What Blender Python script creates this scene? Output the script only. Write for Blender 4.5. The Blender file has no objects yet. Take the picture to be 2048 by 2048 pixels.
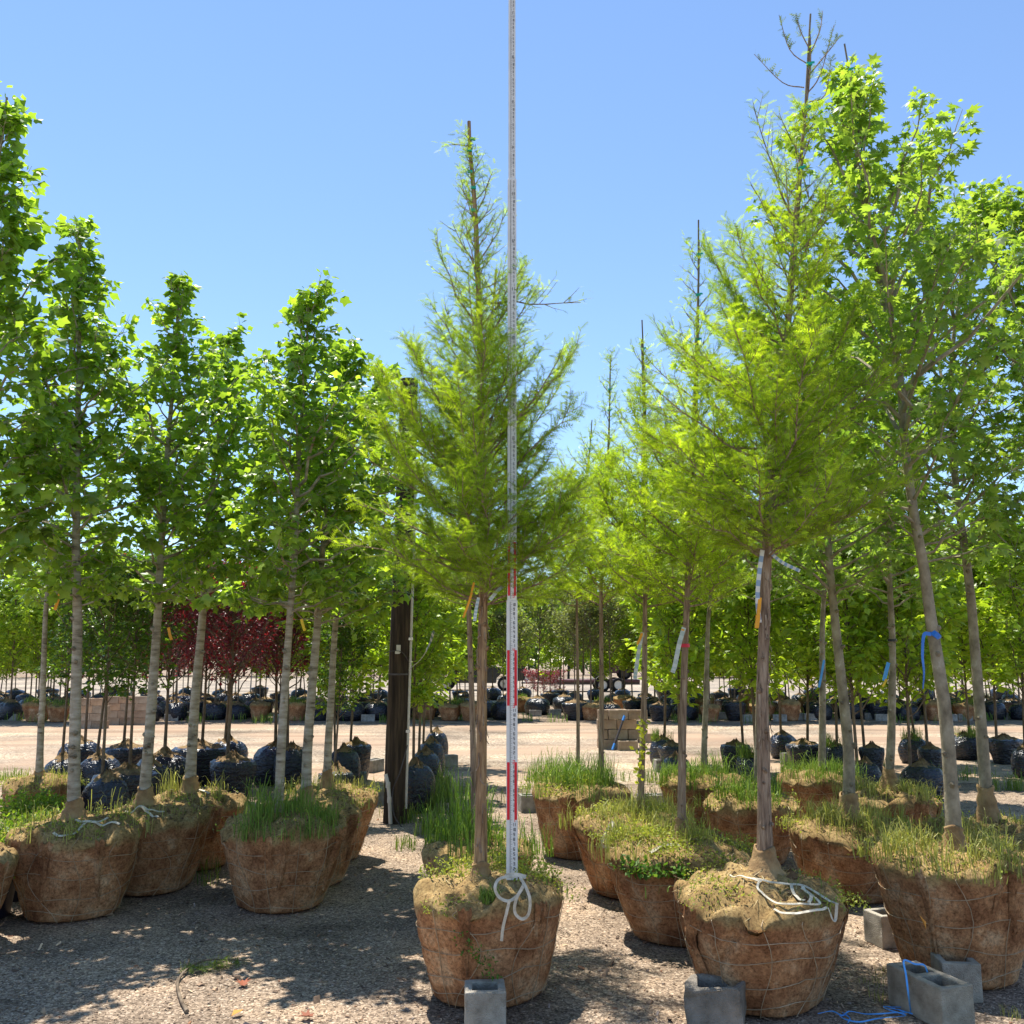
import bpy, math, random
import numpy as np

# ------------------------------------------------------------------ camera, sky, sun, exposure
SC = bpy.context.scene
COL = SC.collection
F_PX, PITCH, CAM_H = 1852.0, math.radians(9.11), 1.78

cam_d = bpy.data.cameras.new('camera')
cam = bpy.data.objects.new('camera', cam_d)
COL.objects.link(cam)
cam.location = (0, 0, CAM_H)
cam.rotation_euler = (math.pi / 2 + PITCH, 0, 0)
cam_d.sensor_width = 36.0
cam_d.lens = 36.0 * F_PX / 2048.0
cam_d.clip_start = 0.05
cam_d.clip_end = 2000.0
SC.camera = cam

SUN_EL, SUN_LEFT = math.radians(68), math.radians(28)   # sun stands behind the trees, a little to the left
world = bpy.data.worlds.new('World')
SC.world = world
world.use_nodes = True
wn, wl = world.node_tree.nodes, world.node_tree.links
bg = wn['Background']
sky = wn.new('ShaderNodeTexSky')
sky.sky_type = 'NISHITA'
sky.sun_disc = False
sky.sun_elevation = SUN_EL
sky.sun_rotation = -SUN_LEFT
sky.altitude = 0
sky.air_density = 1.0
sky.dust_density = 0.0
sky.ozone_density = 4.0
wl.new(sky.outputs[0], bg.inputs[0])
bg.inputs[1].default_value = 0.105

sun_d = bpy.data.lights.new('sun', 'SUN')
sun_d.energy = 4.2
sun_d.angle = math.radians(0.5)
sun_d.color = (1.0, 0.95, 0.86)
sun = bpy.data.objects.new('sun', sun_d)
COL.objects.link(sun)
sun.location = (-20, 40, 60)
sun.rotation_euler = (-(math.pi / 2 - SUN_EL), 0, SUN_LEFT)

SC.view_settings.view_transform = 'Standard'
SC.view_settings.look = 'None'
SC.view_settings.gamma = 1.0
SC.view_settings.use_curve_mapping = False
SC.view_settings.exposure = 1.08
SC.render.film_transparent = False
SC.render.engine = 'CYCLES'
cy = SC.cycles
cy.max_bounces = 10
cy.diffuse_bounces = 7
cy.glossy_bounces = 2
cy.transmission_bounces = 6
cy.transparent_max_bounces = 4
cy.use_denoising = True
cy.caustics_reflective = False
cy.caustics_refractive = False
cy.sample_clamp_indirect = 6.0

# ------------------------------------------------------------------ measuring helpers
cp, sp = math.cos(PITCH), math.sin(PITCH)


def P(px, py, Y):
    """world point that stands Y metres away and is seen at photo pixel (px, py) of 2048"""
    xc, yc = (px - 1024) / F_PX, (1024 - py) / F_PX
    d = np.array([xc, cp - yc * sp, sp + yc * cp])
    k = Y / d[1]
    return np.array([0, 0, CAM_H]) + d * k


def XatY(px, Y, z):
    """world x of pixel column px for a point at distance Y and height z"""
    depth = Y * cp + (z - CAM_H) * sp
    return (px - 1024) / F_PX * depth


def Yrow(py, z):
    """distance at which height z is seen at pixel row py"""
    a = math.atan((py - 1024) / F_PX) - PITCH
    return (CAM_H - z) / math.tan(a)


def G(px, py):
    """ground point under a pixel"""
    Y = Yrow(py, 0)
    return XatY(px, Y, 0), Y


def nrm(a):
    a = np.asarray(a, float)
    return a / np.maximum(np.linalg.norm(a, axis=-1, keepdims=True), 1e-9)


# ------------------------------------------------------------------ mesh helpers
class MB:
    def __init__(self):
        self.v, self.f, self.c, self.m, self.n = [], [], [], [], 0

    def add(self, V, F, col=(1, 1, 1), mi=0):
        V = np.asarray(V, float).reshape(-1, 3)
        F = np.asarray(F, int)
        if F.ndim == 1:
            F = F.reshape(1, -1)
        self.v.append(V)
        self.f.append(F + self.n)
        c = np.ones((len(V), 4))
        c[:, :3] = np.asarray(col, float)
        self.c.append(c)
        self.m.append(np.full(len(F), mi))
        self.n += len(V)
        return self

    def mesh(self, name, mats, smooth=False):
        me = bpy.data.meshes.new(name)
        V = np.concatenate(self.v)
        me.vertices.add(len(V))
        me.vertices.foreach_set('co', V.astype(np.float32).ravel())
        tot = np.concatenate([np.full(len(f), f.shape[1]) for f in self.f])
        idx = np.concatenate([f.ravel() for f in self.f])
        start = np.concatenate([[0], np.cumsum(tot)[:-1]])
        me.loops.add(len(idx))
        me.loops.foreach_set('vertex_index', idx.astype(np.int32))
        me.polygons.add(len(tot))
        me.polygons.foreach_set('loop_start', start.astype(np.int32))
        me.polygons.foreach_set('loop_total', tot.astype(np.int32))
        me.polygons.foreach_set('material_index', np.concatenate(self.m).astype(np.int32))
        me.polygons.foreach_set('use_smooth', np.full(len(tot), bool(smooth)))
        a = me.attributes.new('col', 'FLOAT_COLOR', 'POINT')
        a.data.foreach_set('color', np.concatenate(self.c).astype(np.float32).ravel())
        for m in (mats if isinstance(mats, (list, tuple)) else [mats]):
            me.materials.append(m)
        me.update(calc_edges=True)
        me.validate()
        return me

    def build(self, name, mats, parent=None, smooth=False):
        o = bpy.data.objects.new(name, self.mesh(name, mats, smooth))
        COL.objects.link(o)
        if parent is not None:
            o.parent = parent
        return o


def tag(o, label=None, cat=None, group=None, kind=None):
    if label:
        o['label'] = label
    if cat:
        o['category'] = cat
    if group:
        o['group'] = group
    if kind:
        o['kind'] = kind
    return o


def thing(name, label, cat, loc=(0, 0, 0), rz=0.0, group=None):
    o = bpy.data.objects.new(name, None)
    COL.objects.link(o)
    o.location = loc
    o.rotation_euler = (0, 0, rz)
    return tag(o, label, cat, group)


def copy_tree(src, loc, rz=0.0, sc=1.0, label=None, group=None, parent=None):
    c = src.copy()
    COL.objects.link(c)
    c.parent = parent
    if parent is None:
        c.location = loc
        c.rotation_euler = (0, 0, rz)
        c.scale = (sc, sc, sc)
    if label:
        c['label'] = label
    if group:
        c['group'] = group
    for ch in list(src.children):
        copy_tree(ch, None, parent=c)
    return c


def smooth_path(pts, n):
    """Catmull-Rom through pts, n samples"""
    p = np.asarray(pts, float)
    if len(p) < 3:
        t = np.linspace(0, 1, n)[:, None]
        return p[0] * (1 - t) + p[-1] * t
    q = np.vstack([2 * p[0] - p[1], p, 2 * p[-1] - p[-2]])
    u = np.linspace(0, len(p) - 1 - 1e-6, n)
    i = u.astype(int)
    f = (u - i)[:, None]
    a, b, c, d = q[i], q[i + 1], q[i + 2], q[i + 3]
    return 0.5 * ((2 * b) + (c - a) * f + (2 * a - 5 * b + 4 * c - d) * f ** 2 + (3 * b - a - 3 * c + d) * f ** 3)


def tube(mb, pts, rad, ns=8, col=(1, 1, 1), mi=0, cap=True, rough=0.0, rng=None):
    p = np.asarray(pts, float)
    n = len(p)
    r = np.broadcast_to(np.asarray(rad, float), (n,))
    d = nrm(np.gradient(p, axis=0))
    ref = np.array([0.0, 1, 0]) if abs(d[0, 1]) < 0.9 else np.array([1.0, 0, 0])
    u = nrm(np.cross(ref, d[0]))
    U = np.zeros((n, 3))
    for i in range(n):
        u = nrm(u - d[i] * np.dot(u, d[i]))
        U[i] = u
    W = np.cross(d, U)
    a = np.arange(ns) * 2 * math.pi / ns
    rr = np.repeat(r[:, None], ns, 1)
    if rough and rng is not None:
        rr = rr * (1 + rough * rng.standard_normal((n, ns)) + rough * 1.2 * rng.standard_normal((1, ns)))
    V = p[:, None] + rr[:, :, None] * (np.cos(a)[None, :, None] * U[:, None] + np.sin(a)[None, :, None] * W[:, None])
    i, j = np.meshgrid(np.arange(n - 1), np.arange(ns), indexing='ij')
    k = (j + 1) % ns
    Fq = np.stack([i * ns + j, i * ns + k, (i + 1) * ns + k, (i + 1) * ns + j], -1).reshape(-1, 4)
    mb.add(V.reshape(-1, 3), Fq, col, mi)
    if cap:
        for e, flip in ((0, True), (n - 1, False)):
            ring = V[e]
            jj = np.arange(ns)
            kk = (jj + 1) % ns
            Ft = np.stack([jj, kk, np.full(ns, ns)], -1)
            if flip:
                Ft = Ft[:, ::-1]
            mb.add(np.vstack([ring, p[e]]), Ft, col, mi)


def box(mb, c, s, rz=0.0, col=(1, 1, 1), mi=0, bev=0.0):
    """box with chamfered edges when bev > 0"""
    hx, hy, hz = s[0] / 2, s[1] / 2, s[2] / 2
    if bev <= 0:
        V = np.array([[x, y, z] for z in (-hz, hz) for y in (-hy, hy) for x in (-hx, hx)])
        Fq = [[0, 2, 3, 1], [4, 5, 7, 6], [0, 1, 5, 4], [2, 6, 7, 3], [0, 4, 6, 2], [1, 3, 7, 5]]
    else:
        V, Fq, idx = [], [], {}
        for sx in (-1, 1):
            for sy in (-1, 1):
                for sz in (-1, 1):
                    for ax in range(3):
                        q = [sx * (hx - bev), sy * (hy - bev), sz * (hz - bev)]
                        q[ax] = (sx * hx, sy * hy, sz * hz)[ax]
                        idx[(sx, sy, sz, ax)] = len(V)
                        V.append(q)
        sg = (-1, 1)
        for ax in range(3):
            for s0 in sg:
                o = [[-1, -1], [1, -1], [1, 1], [-1, 1]]
                f = []
                for a, b in o:
                    k = [0, 0, 0]
                    k[ax] = s0
                    k[(ax + 1) % 3] = a
                    k[(ax + 2) % 3] = b
                    f.append(idx[(*k, ax)])
                Fq.append(f if s0 > 0 else f[::-1])
        for ax in range(3):          # edges along ax
            b1, b2 = (ax + 1) % 3, (ax + 2) % 3
            for s1 in sg:
                for s2 in sg:
                    k0 = [0, 0, 0]; k1 = [0, 0, 0]
                    k0[ax], k1[ax] = -1, 1
                    k0[b1] = k1[b1] = s1
                    k0[b2] = k1[b2] = s2
                    f = [idx[(*k0, b1)], idx[(*k1, b1)], idx[(*k1, b2)], idx[(*k0, b2)]]
                    Fq.append(f if s1 * s2 < 0 else f[::-1])
        V = np.array(V)
        tri = []
        for sx in sg:
            for sy in sg:
                for sz in sg:
                    f = [idx[(sx, sy, sz, 0)], idx[(sx, sy, sz, 1)], idx[(sx, sy, sz, 2)]]
                    tri.append(f if sx * sy * sz > 0 else f[::-1])
    ca, sa = math.cos(rz), math.sin(rz)
    R = np.array([[ca, -sa, 0], [sa, ca, 0], [0, 0, 1]])
    V = V @ R.T + np.asarray(c, float)
    mb.add(V, Fq, col, mi)
    if bev > 0:
        mb.v.append(np.zeros((0, 3))); mb.c.append(np.zeros((0, 4)))
        mb.f.append(np.array(tri) + mb.n - len(V)); mb.m.append(np.full(len(tri), mi))
    return mb


def ribbon(mb, pts, w, hint=(0, 0, 1), col=(1, 1, 1), mi=0, n=None, twist=0.0):
    p = smooth_path(pts, n or max(6, 5 * len(pts)))
    d = nrm(np.gradient(p, axis=0))
    h = np.asarray(hint, float)
    s = nrm(np.cross(d, h))
    if twist:
        z = np.cross(s, d)
        t = np.linspace(0, twist, len(p))[:, None]
        s = s * np.cos(t) + z * np.sin(t)
    nn = np.cross(s, d) * 0.0012
    A, B = p - s * w / 2, p + s * w / 2
    V = np.vstack([A + nn, B + nn, A - nn, B - nn])
    k = len(p)
    i = np.arange(k - 1)
    Fq = np.vstack([np.stack([i, i + 1, k + i + 1, k + i], -1),
                    np.stack([2 * k + i, 3 * k + i, 3 * k + i + 1, 2 * k + i + 1], -1),
                    np.stack([i, 2 * k + i, 2 * k + i + 1, i + 1], -1),
                    np.stack([k + i, k + i + 1, 3 * k + i + 1, 3 * k + i], -1)])
    mb.add(V, Fq, col, mi)


# ------------------------------------------------------------------ materials
def new_mat(name):
    m = bpy.data.materials.new(name)
    m.use_nodes = True
    return m, m.node_tree.nodes, m.node_tree.links, m.node_tree.nodes['Principled BSDF']


def ramp(nodes, stops):
    r = nodes.new('ShaderNodeValToRGB')
    e = r.color_ramp.elements
    while len(e) < len(stops):
        e.new(0.5)
    for k, (pos, c) in enumerate(stops):
        e[k].position = pos
        e[k].color = (*c, 1)
    return r


def noise_mat(name, stops, scale=6.0, stretch=(1, 1, 1), rough=0.85, bump=0.3, bscale=None, spec=0.3, detail=6.0,
              fine=None, dist=0.01, attr=False, metallic=0.0):
    m, n, l, b = new_mat(name)
    tc = n.new('ShaderNodeTexCoord')
    mp = n.new('ShaderNodeMapping')
    mp.inputs['Scale'].default_value = stretch
    l.new(tc.outputs['Object'], mp.inputs[0])
    t = n.new('ShaderNodeTexNoise')
    t.inputs['Scale'].default_value = scale
    t.inputs['Detail'].default_value = detail
    t.inputs['Roughness'].default_value = 0.62
    l.new(mp.outputs[0], t.inputs['Vector'])
    r = ramp(n, stops)
    l.new(t.outputs[0], r.inputs[0])
    src = r.outputs[0]
    if attr:
        at = n.new('ShaderNodeAttribute')
        at.attribute_name = 'col'
        mx = n.new('ShaderNodeMix')
        mx.data_type = 'RGBA'
        mx.blend_type = 'MULTIPLY'
        mx.inputs[0].default_value = 1.0
        l.new(src, mx.inputs[6])
        l.new(at.outputs[0], mx.inputs[7])
        src = mx.outputs[2]
    l.new(src, b.inputs['Base Color'])
    b.inputs['Roughness'].default_value = rough
    b.inputs['Specular IOR Level'].default_value = spec
    b.inputs['Metallic'].default_value = metallic
    if bump:
        t2 = n.new('ShaderNodeTexNoise')
        t2.inputs['Scale'].default_value = bscale or scale * 4
        t2.inputs['Detail'].default_value = 5
        l.new(mp.outputs[0], t2.inputs['Vector'])
        bp = n.new('ShaderNodeBump')
        bp.inputs['Strength'].default_value = bump
        bp.inputs['Distance'].default_value = dist
        l.new(t2.outputs[0], bp.inputs['Height'])
        l.new(bp.outputs[0], b.inputs['Normal'])
    return m


def leaf_mat(name, rough=0.5, spec=0.4, trans=0.45, tint=(1.5, 1.45, 0.55)):
    m, n, l, b = new_mat(name)
    at = n.new('ShaderNodeAttribute')
    at.attribute_name = 'col'
    l.new(at.outputs[0], b.inputs['Base Color'])
    b.inputs['Roughness'].default_value = rough
    b.inputs['Specular IOR Level'].default_value = spec
    mx = n.new('ShaderNodeMix')
    mx.data_type = 'RGBA'
    mx.blend_type = 'MULTIPLY'
    mx.inputs[0].default_value = 1.0
    l.new(at.outputs[0], mx.inputs[6])
    mx.inputs[7].default_value = (*tint, 1)
    tr = n.new('ShaderNodeBsdfTranslucent')
    l.new(mx.outputs[2], tr.inputs[0])
    ms = n.new('ShaderNodeMixShader')
    ms.inputs[0].default_value = trans
    l.new(b.outputs[0], ms.inputs[1])
    l.new(tr.outputs[0], ms.inputs[2])
    l.new(ms.outputs[0], n['Material Output'].inputs[0])
    return m


def plain(name, col, rough=0.5, spec=0.4, metallic=0.0, attr=False):
    m, n, l, b = new_mat(name)
    b.inputs['Base Color'].default_value = (*col, 1)
    b.inputs['Roughness'].default_value = rough
    b.inputs['Specular IOR Level'].default_value = spec
    b.inputs['Metallic'].default_value = metallic
    # slight procedural unevenness of the finish
    t = n.new('ShaderNodeTexNoise')
    t.inputs['Scale'].default_value = 14
    t.inputs['Detail'].default_value = 6
    tc = n.new('ShaderNodeTexCoord')
    l.new(tc.outputs['Object'], t.inputs['Vector'])
    mx = n.new('ShaderNodeMix')
    mx.data_type = 'RGBA'
    mx.blend_type = 'MULTIPLY'
    mx.inputs[0].default_value = 0.35
    mx.inputs[6].default_value = (*col, 1)
    if attr:
        at = n.new('ShaderNodeAttribute')
        at.attribute_name = 'col'
        l.new(at.outputs[0], mx.inputs[6])
    r = ramp(n, [(0.3, (0.6, 0.6, 0.6)), (0.65, (1, 1, 1))])
    l.new(t.outputs[0], r.inputs[0])
    l.new(r.outputs[0], mx.inputs[7])
    l.new(mx.outputs[2], b.inputs['Base Color'])
    return m


def ground_mat(name, stops, big, chip=55.0, bump=0.6, patch=None, ruts=False):
    """loose chips: voronoi cells of uneven tone over broad soil patches"""
    m, n, l, b = new_mat(name)
    tc = n.new('ShaderNodeTexCoord')
    v = n.new('ShaderNodeTexVoronoi')
    v.inputs['Scale'].default_value = chip
    v.inputs['Randomness'].default_value = 1.0
    wv = n.new('ShaderNodeTexNoise')
    wv.inputs['Scale'].default_value = chip * 0.4
    wv.inputs['Detail'].default_value = 3
    va = n.new('ShaderNodeVectorMath')
    va.operation = 'MULTIPLY_ADD'
    va.inputs[1].default_value = (0.03, 0.03, 0)
    l.new(tc.outputs['Object'], wv.inputs['Vector'])
    l.new(wv.outputs['Color'], va.inputs[0])
    l.new(tc.outputs['Object'], va.inputs[2])
    l.new(va.outputs[0], v.inputs['Vector'])
    sep = n.new('ShaderNodeSeparateColor')
    l.new(v.outputs['Color'], sep.inputs[0])
    r = ramp(n, stops)
    l.new(sep.outputs[0], r.inputs[0])
    t = n.new('ShaderNodeTexNoise')
    t.inputs['Scale'].default_value = big
    t.inputs['Detail'].default_value = 8
    t.inputs['Roughness'].default_value = 0.65
    l.new(tc.outputs['Object'], t.inputs['Vector'])
    r2 = ramp(n, [(0.34, (0.5, 0.48, 0.46)), (0.5, (0.95, 0.93, 0.9)), (0.66, (1.35, 1.27, 1.15))])
    l.new(t.outputs[0], r2.inputs[0])
    mx = n.new('ShaderNodeMix')
    mx.data_type = 'RGBA'
    mx.blend_type = 'MULTIPLY'
    mx.inputs[0].default_value = 1.0
    l.new(r.outputs[0], mx.inputs[6])
    l.new(r2.outputs[0], mx.inputs[7])
    src = mx.outputs[2]
    if patch:
        t3 = n.new('ShaderNodeTexNoise')
        t3.inputs['Scale'].default_value = patch[0]
        t3.inputs['Detail'].default_value = 5
        l.new(tc.outputs['Object'], t3.inputs['Vector'])
        r3 = ramp(n, [(0.45, (0, 0, 0)), (0.6, (1, 1, 1))])
        l.new(t3.outputs[0], r3.inputs[0])
        mx2 = n.new('ShaderNodeMix')
        mx2.data_type = 'RGBA'
        l.new(r3.outputs[0], mx2.inputs[0])
        l.new(src, mx2.inputs[6])
        mx2.inputs[7].default_value = (*patch[1], 1)
        src = mx2.outputs[2]
    if ruts:
        mp = n.new('ShaderNodeMapping')
        mp.inputs['Scale'].default_value = (.045, 1.5, 1)
        l.new(tc.outputs['Object'], mp.inputs[0])
        t5 = n.new('ShaderNodeTexNoise')
        t5.inputs['Scale'].default_value = 1.0
        t5.inputs['Detail'].default_value = 6
        l.new(mp.outputs[0], t5.inputs['Vector'])
        r5 = ramp(n, [(.3, (.66, .62, .58)), (.47, (1, 1, 1)), (.68, (1.18, 1.16, 1.12))])
        l.new(t5.outputs[0], r5.inputs[0])
        m5 = n.new('ShaderNodeMix'); m5.data_type = 'RGBA'; m5.blend_type = 'MULTIPLY'; m5.inputs[0].default_value = 1.0
        l.new(src, m5.inputs[6]); l.new(r5.outputs[0], m5.inputs[7])
        src = m5.outputs[2]
    l.new(src, b.inputs['Base Color'])
    b.inputs['Roughness'].default_value = 0.95
    b.inputs['Specular IOR Level'].default_value = 0.15
    bp = n.new('ShaderNodeBump')
    bp.inputs['Strength'].default_value = bump
    bp.inputs['Distance'].default_value = 0.02
    ad = n.new('ShaderNodeMath')
    ad.operation = 'MULTIPLY_ADD'
    ad.inputs[1].default_value = 0.6
    l.new(sep.outputs[1], ad.inputs[0])
    l.new(t.outputs[0], ad.inputs[2])
    l.new(ad.outputs[0], bp.inputs['Height'])
    l.new(bp.outputs[0], b.inputs['Normal'])
    return m


def burlap_mat():
    """red-brown soaked sides, straw-coloured dry cloth on top (mask in the red channel of col)"""
    m, n, l, b = new_mat('burlap')
    tc = n.new('ShaderNodeTexCoord')
    at = n.new('ShaderNodeAttribute')
    at.attribute_name = 'col'
    sep = n.new('ShaderNodeSeparateColor')
    l.new(at.outputs[0], sep.inputs[0])
    t = n.new('ShaderNodeTexNoise')
    t.inputs['Scale'].default_value = 5.5
    t.inputs['Detail'].default_value = 8
    t.inputs['Roughness'].default_value = 0.68
    l.new(tc.outputs['Object'], t.inputs['Vector'])
    side = ramp(n, [(0.30, (0.17, 0.07, 0.033)), (0.43, (0.35, 0.165, 0.078)), (0.55, (0.50, 0.265, 0.13)), (0.68, (0.66, 0.45, 0.27))])
    top = ramp(n, [(0.28, (0.17, 0.10, 0.045)), (0.48, (0.33, 0.22, 0.095)), (0.75, (0.52, 0.38, 0.18))])
    l.new(t.outputs[0], side.inputs[0])
    l.new(t.outputs[0], top.inputs[0])
    # ragged limit between the two
    ad = n.new('ShaderNodeMath'); ad.operation = 'ADD'
    sb = n.new('ShaderNodeMath'); sb.operation = 'MULTIPLY_ADD'
    sb.inputs[1].default_value = 1.1
    sb.inputs[2].default_value = -0.55
    l.new(t.outputs[0], sb.inputs[0])
    l.new(sep.outputs[0], ad.inputs[0])
    l.new(sb.outputs[0], ad.inputs[1])
    rr = ramp(n, [(0.36, (0, 0, 0)), (0.72, (1, 1, 1))])
    l.new(ad.outputs[0], rr.inputs[0])
    mx = n.new('ShaderNodeMix'); mx.data_type = 'RGBA'
    l.new(rr.outputs[0], mx.inputs[0])
    l.new(side.outputs[0], mx.inputs[6])
    l.new(top.outputs[0], mx.inputs[7])
    # per-ball tint in green channel
    t4 = n.new('ShaderNodeTexNoise'); t4.inputs['Scale'].default_value = 55; t4.inputs['Detail'].default_value = 7; t4.inputs['Roughness'].default_value = .75
    l.new(tc.outputs['Object'], t4.inputs['Vector'])
    r4 = ramp(n, [(.34, (.38, .35, .33)), (.5, (.95, .95, .95)), (.68, (1.4, 1.38, 1.32))])
    l.new(t4.outputs[0], r4.inputs[0])
    m4 = n.new('ShaderNodeMix'); m4.data_type = 'RGBA'; m4.blend_type = 'MULTIPLY'; m4.inputs[0].default_value = 1.0
    l.new(mx.outputs[2], m4.inputs[6]); l.new(r4.outputs[0], m4.inputs[7])
    mx = m4
    hv = n.new('ShaderNodeHueSaturation')
    l.new(sep.outputs[1], hv.inputs['Value'])
    l.new(mx.outputs[2], hv.inputs['Color'])
    l.new(hv.outputs[0], b.inputs['Base Color'])
    b.inputs['Roughness'].default_value = 0.95
    b.inputs['Specular IOR Level'].default_value = 0.1
    w1 = n.new('ShaderNodeTexWave'); w1.inputs['Scale'].default_value = 90; w1.bands_direction = 'Z'
    w1.inputs['Distortion'].default_value = 3
    l.new(tc.outputs['Object'], w1.inputs['Vector'])
    t2 = n.new('ShaderNodeTexNoise'); t2.inputs['Scale'].default_value = 22; t2.inputs['Detail'].default_value = 10; t2.inputs['Roughness'].default_value = 0.7
    l.new(tc.outputs['Object'], t2.inputs['Vector'])
    a2 = n.new('ShaderNodeMath'); a2.operation = 'MULTIPLY_ADD'; a2.inputs[1].default_value = 0.12
    l.new(w1.outputs[1], a2.inputs[0]); l.new(t2.outputs[0], a2.inputs[2])
    bp = n.new('ShaderNodeBump'); bp.inputs['Strength'].default_value = 0.8; bp.inputs['Distance'].default_value = 0.02
    l.new(a2.outputs[0], bp.inputs['Height'])
    l.new(bp.outputs[0], b.inputs['Normal'])
    return m


M = {}
M['ground'] = ground_mat('mulch_ground', [(0.0, (0.10, 0.075, 0.055)), (0.35, (0.225, 0.17, 0.126)), (0.7, (0.345, 0.265, 0.195)), (0.93, (0.46, 0.36, 0.27)), (1.0, (0.62, 0.52, 0.41))], 1.1, 95, 0.7)
M['lane'] = ground_mat('tan_gravel', [(0.0, (0.17, 0.13, 0.095)), (0.4, (0.30, 0.235, 0.17)), (0.8, (0.41, 0.335, 0.25)), (1.0, (0.56, 0.49, 0.39))], 0.35, 34, 0.5, patch=(0.25, (0.36, 0.25, 0.17)), ruts=True)
M['yard'] = ground_mat('grey_gravel', [(0.0, (0.20, 0.17, 0.14)), (0.5, (0.30, 0.26, 0.21)), (1.0, (0.45, 0.39, 0.32))], 0.3, 24, 0.4, ruts=True)
M['burlap'] = burlap_mat()
M['collar'] = noise_mat('collar_burlap', [(0.3, (0.20, 0.12, 0.06)), (0.55, (0.36, 0.24, 0.12)), (0.8, (0.5, 0.36, 0.18))], 9, (1, 1, 1), 0.95, 0.6, 60, 0.1)
M['wire'] = noise_mat('wire', [(0.35, (0.30, 0.21, 0.12)), (0.65, (0.52, 0.40, 0.26))], 9, rough=0.6, bump=0)
M['twine'] = noise_mat('twine', [(0.3, (0.40, 0.34, 0.25)), (0.6, (0.66, 0.60, 0.48))], 22, rough=0.85, bump=0.3, bscale=120, dist=0.002)
M['plastic'] = noise_mat('black_wrap', [(0.35, (0.008, 0.010, 0.016)), (0.6, (0.018, 0.022, 0.034)), (0.8, (0.05, 0.055, 0.07))], 5, (1, 1, 2.5), 0.27, 1.0, 13, 0.6, dist=0.035)
M['pot'] = noise_mat('pot_plastic', [(0.4, (0.012, 0.010, 0.02)), (0.7, (0.03, 0.026, 0.045))], 5, rough=0.4, bump=0.1, spec=0.5)
M['soil'] = noise_mat('soil_top', [(0.3, (0.10, 0.06, 0.03)), (0.55, (0.26, 0.17, 0.08)), (0.8, (0.45, 0.34, 0.18))], 10, rough=0.95, bump=0.8, bscale=45, dist=0.03)
M['cyp_bark'] = noise_mat('cypress_bark', [(0.30, (0.11, 0.075, 0.055)), (0.45, (0.27, 0.19, 0.135)), (0.6, (0.40, 0.30, 0.215)), (0.78, (0.58, 0.49, 0.40))], 9, (6.5, 6.5, 0.55), 0.95, 1.0, 16, 0.1, dist=0.02, attr=True)
M['tulip_bark'] = noise_mat('tulip_bark', [(0.30, (0.10, 0.08, 0.055)), (0.42, (0.27, 0.23, 0.17)), (0.58, (0.40, 0.355, 0.28)), (0.8, (0.55, 0.52, 0.45))], 6, (1.2, 1.2, 5.0), 0.9, 0.5, 22, 0.15, attr=True)
M['maple_bark'] = noise_mat('maple_bark', [(0.30, (0.14, 0.115, 0.08)), (0.5, (0.28, 0.24, 0.17)), (0.64, (0.37, 0.325, 0.24)), (0.75, (0.55, 0.52, 0.44))], 9, (1.3, 1.3, 1.0), 0.9, 0.45, 40, 0.15, attr=True)
M['dark_bark'] = noise_mat('dark_bark', [(0.35, (0.09, 0.065, 0.045)), (0.6, (0.2, 0.155, 0.11)), (0.8, (0.32, 0.26, 0.2))], 10, (1, 1, 0.6), 0.9, 0.3, 40, 0.15)
M['white_bark'] = noise_mat('painted_bark', [(0.3, (0.40, 0.38, 0.34)), (0.6, (0.6, 0.58, 0.53))], 10, rough=0.85, bump=0.2)
M['cyp_leaf'] = leaf_mat('cypress_foliage', 0.55, 0.3, 0.5, (1.5, 1.4, 0.45))
M['leaf_gloss'] = leaf_mat('glossy_foliage', 0.34, 0.6, 0.58, (1.55, 1.5, 0.5))
M['leaf'] = leaf_mat('foliage', 0.42, 0.5, 0.58, (1.5, 1.45, 0.5))
M['red_leaf'] = leaf_mat('purple_foliage', 0.4, 0.5, 0.4, (2.2, 0.7, 0.7))
M['grass'] = leaf_mat('weeds', 0.55, 0.3, 0.4, (1.3, 1.3, 0.6))
M['concrete'] = noise_mat('concrete', [(0.28, (0.17, 0.155, 0.13)), (0.48, (0.32, 0.30, 0.265)), (0.75, (0.50, 0.47, 0.42))], 9, rough=0.95, bump=1.0, bscale=150, spec=0.15, dist=0.012, attr=True, detail=10)
M['brickred'] = noise_mat('tan_block', [(0.3, (0.26, 0.19, 0.13)), (0.55, (0.37, 0.29, 0.21)), (0.8, (0.48, 0.39, 0.29))], 5, rough=0.95, bump=0.5, bscale=60, spec=0.1, dist=0.006, attr=True)
M['pole'] = noise_mat('creosote_wood', [(0.3, (0.012, 0.009, 0.007)), (0.5, (0.045, 0.032, 0.022)), (0.68, (0.10, 0.07, 0.045)), (0.85, (0.2, 0.15, 0.1))], 7, (3, 3, 0.22), 0.9, 0.8, 12, 0.2, dist=0.02)
M['pvc'] = plain('pvc', (0.62, 0.58, 0.50), 0.45)
M['staff'] = plain('fibreglass_white', (0.74, 0.74, 0.72), 0.4)
M['ink'] = plain('black_ink', (0.02, 0.02, 0.022), 0.5)
M['red'] = plain('red_paint', (0.74, 0.008, 0.025), 0.45)
M['darkcap'] = plain('dark_cap', (0.02, 0.025, 0.035), 0.4)
M['orange'] = plain('orange_tag', (0.80, 0.36, 0.02), 0.5)
M['yellow'] = plain('yellow_tag', (0.80, 0.55, 0.03), 0.5)
M['blue_tape'] = plain('blue_tape', (0.02, 0.17, 0.62), 0.4)
M['light_blue'] = plain('light_blue_twine', (0.10, 0.38, 0.85), 0.6)
M['red_tape'] = plain('red_tape', (0.7, 0.02, 0.06), 0.4)
M['green_tie'] = plain('green_tie', (0.01, 0.42, 0.30), 0.5)
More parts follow.
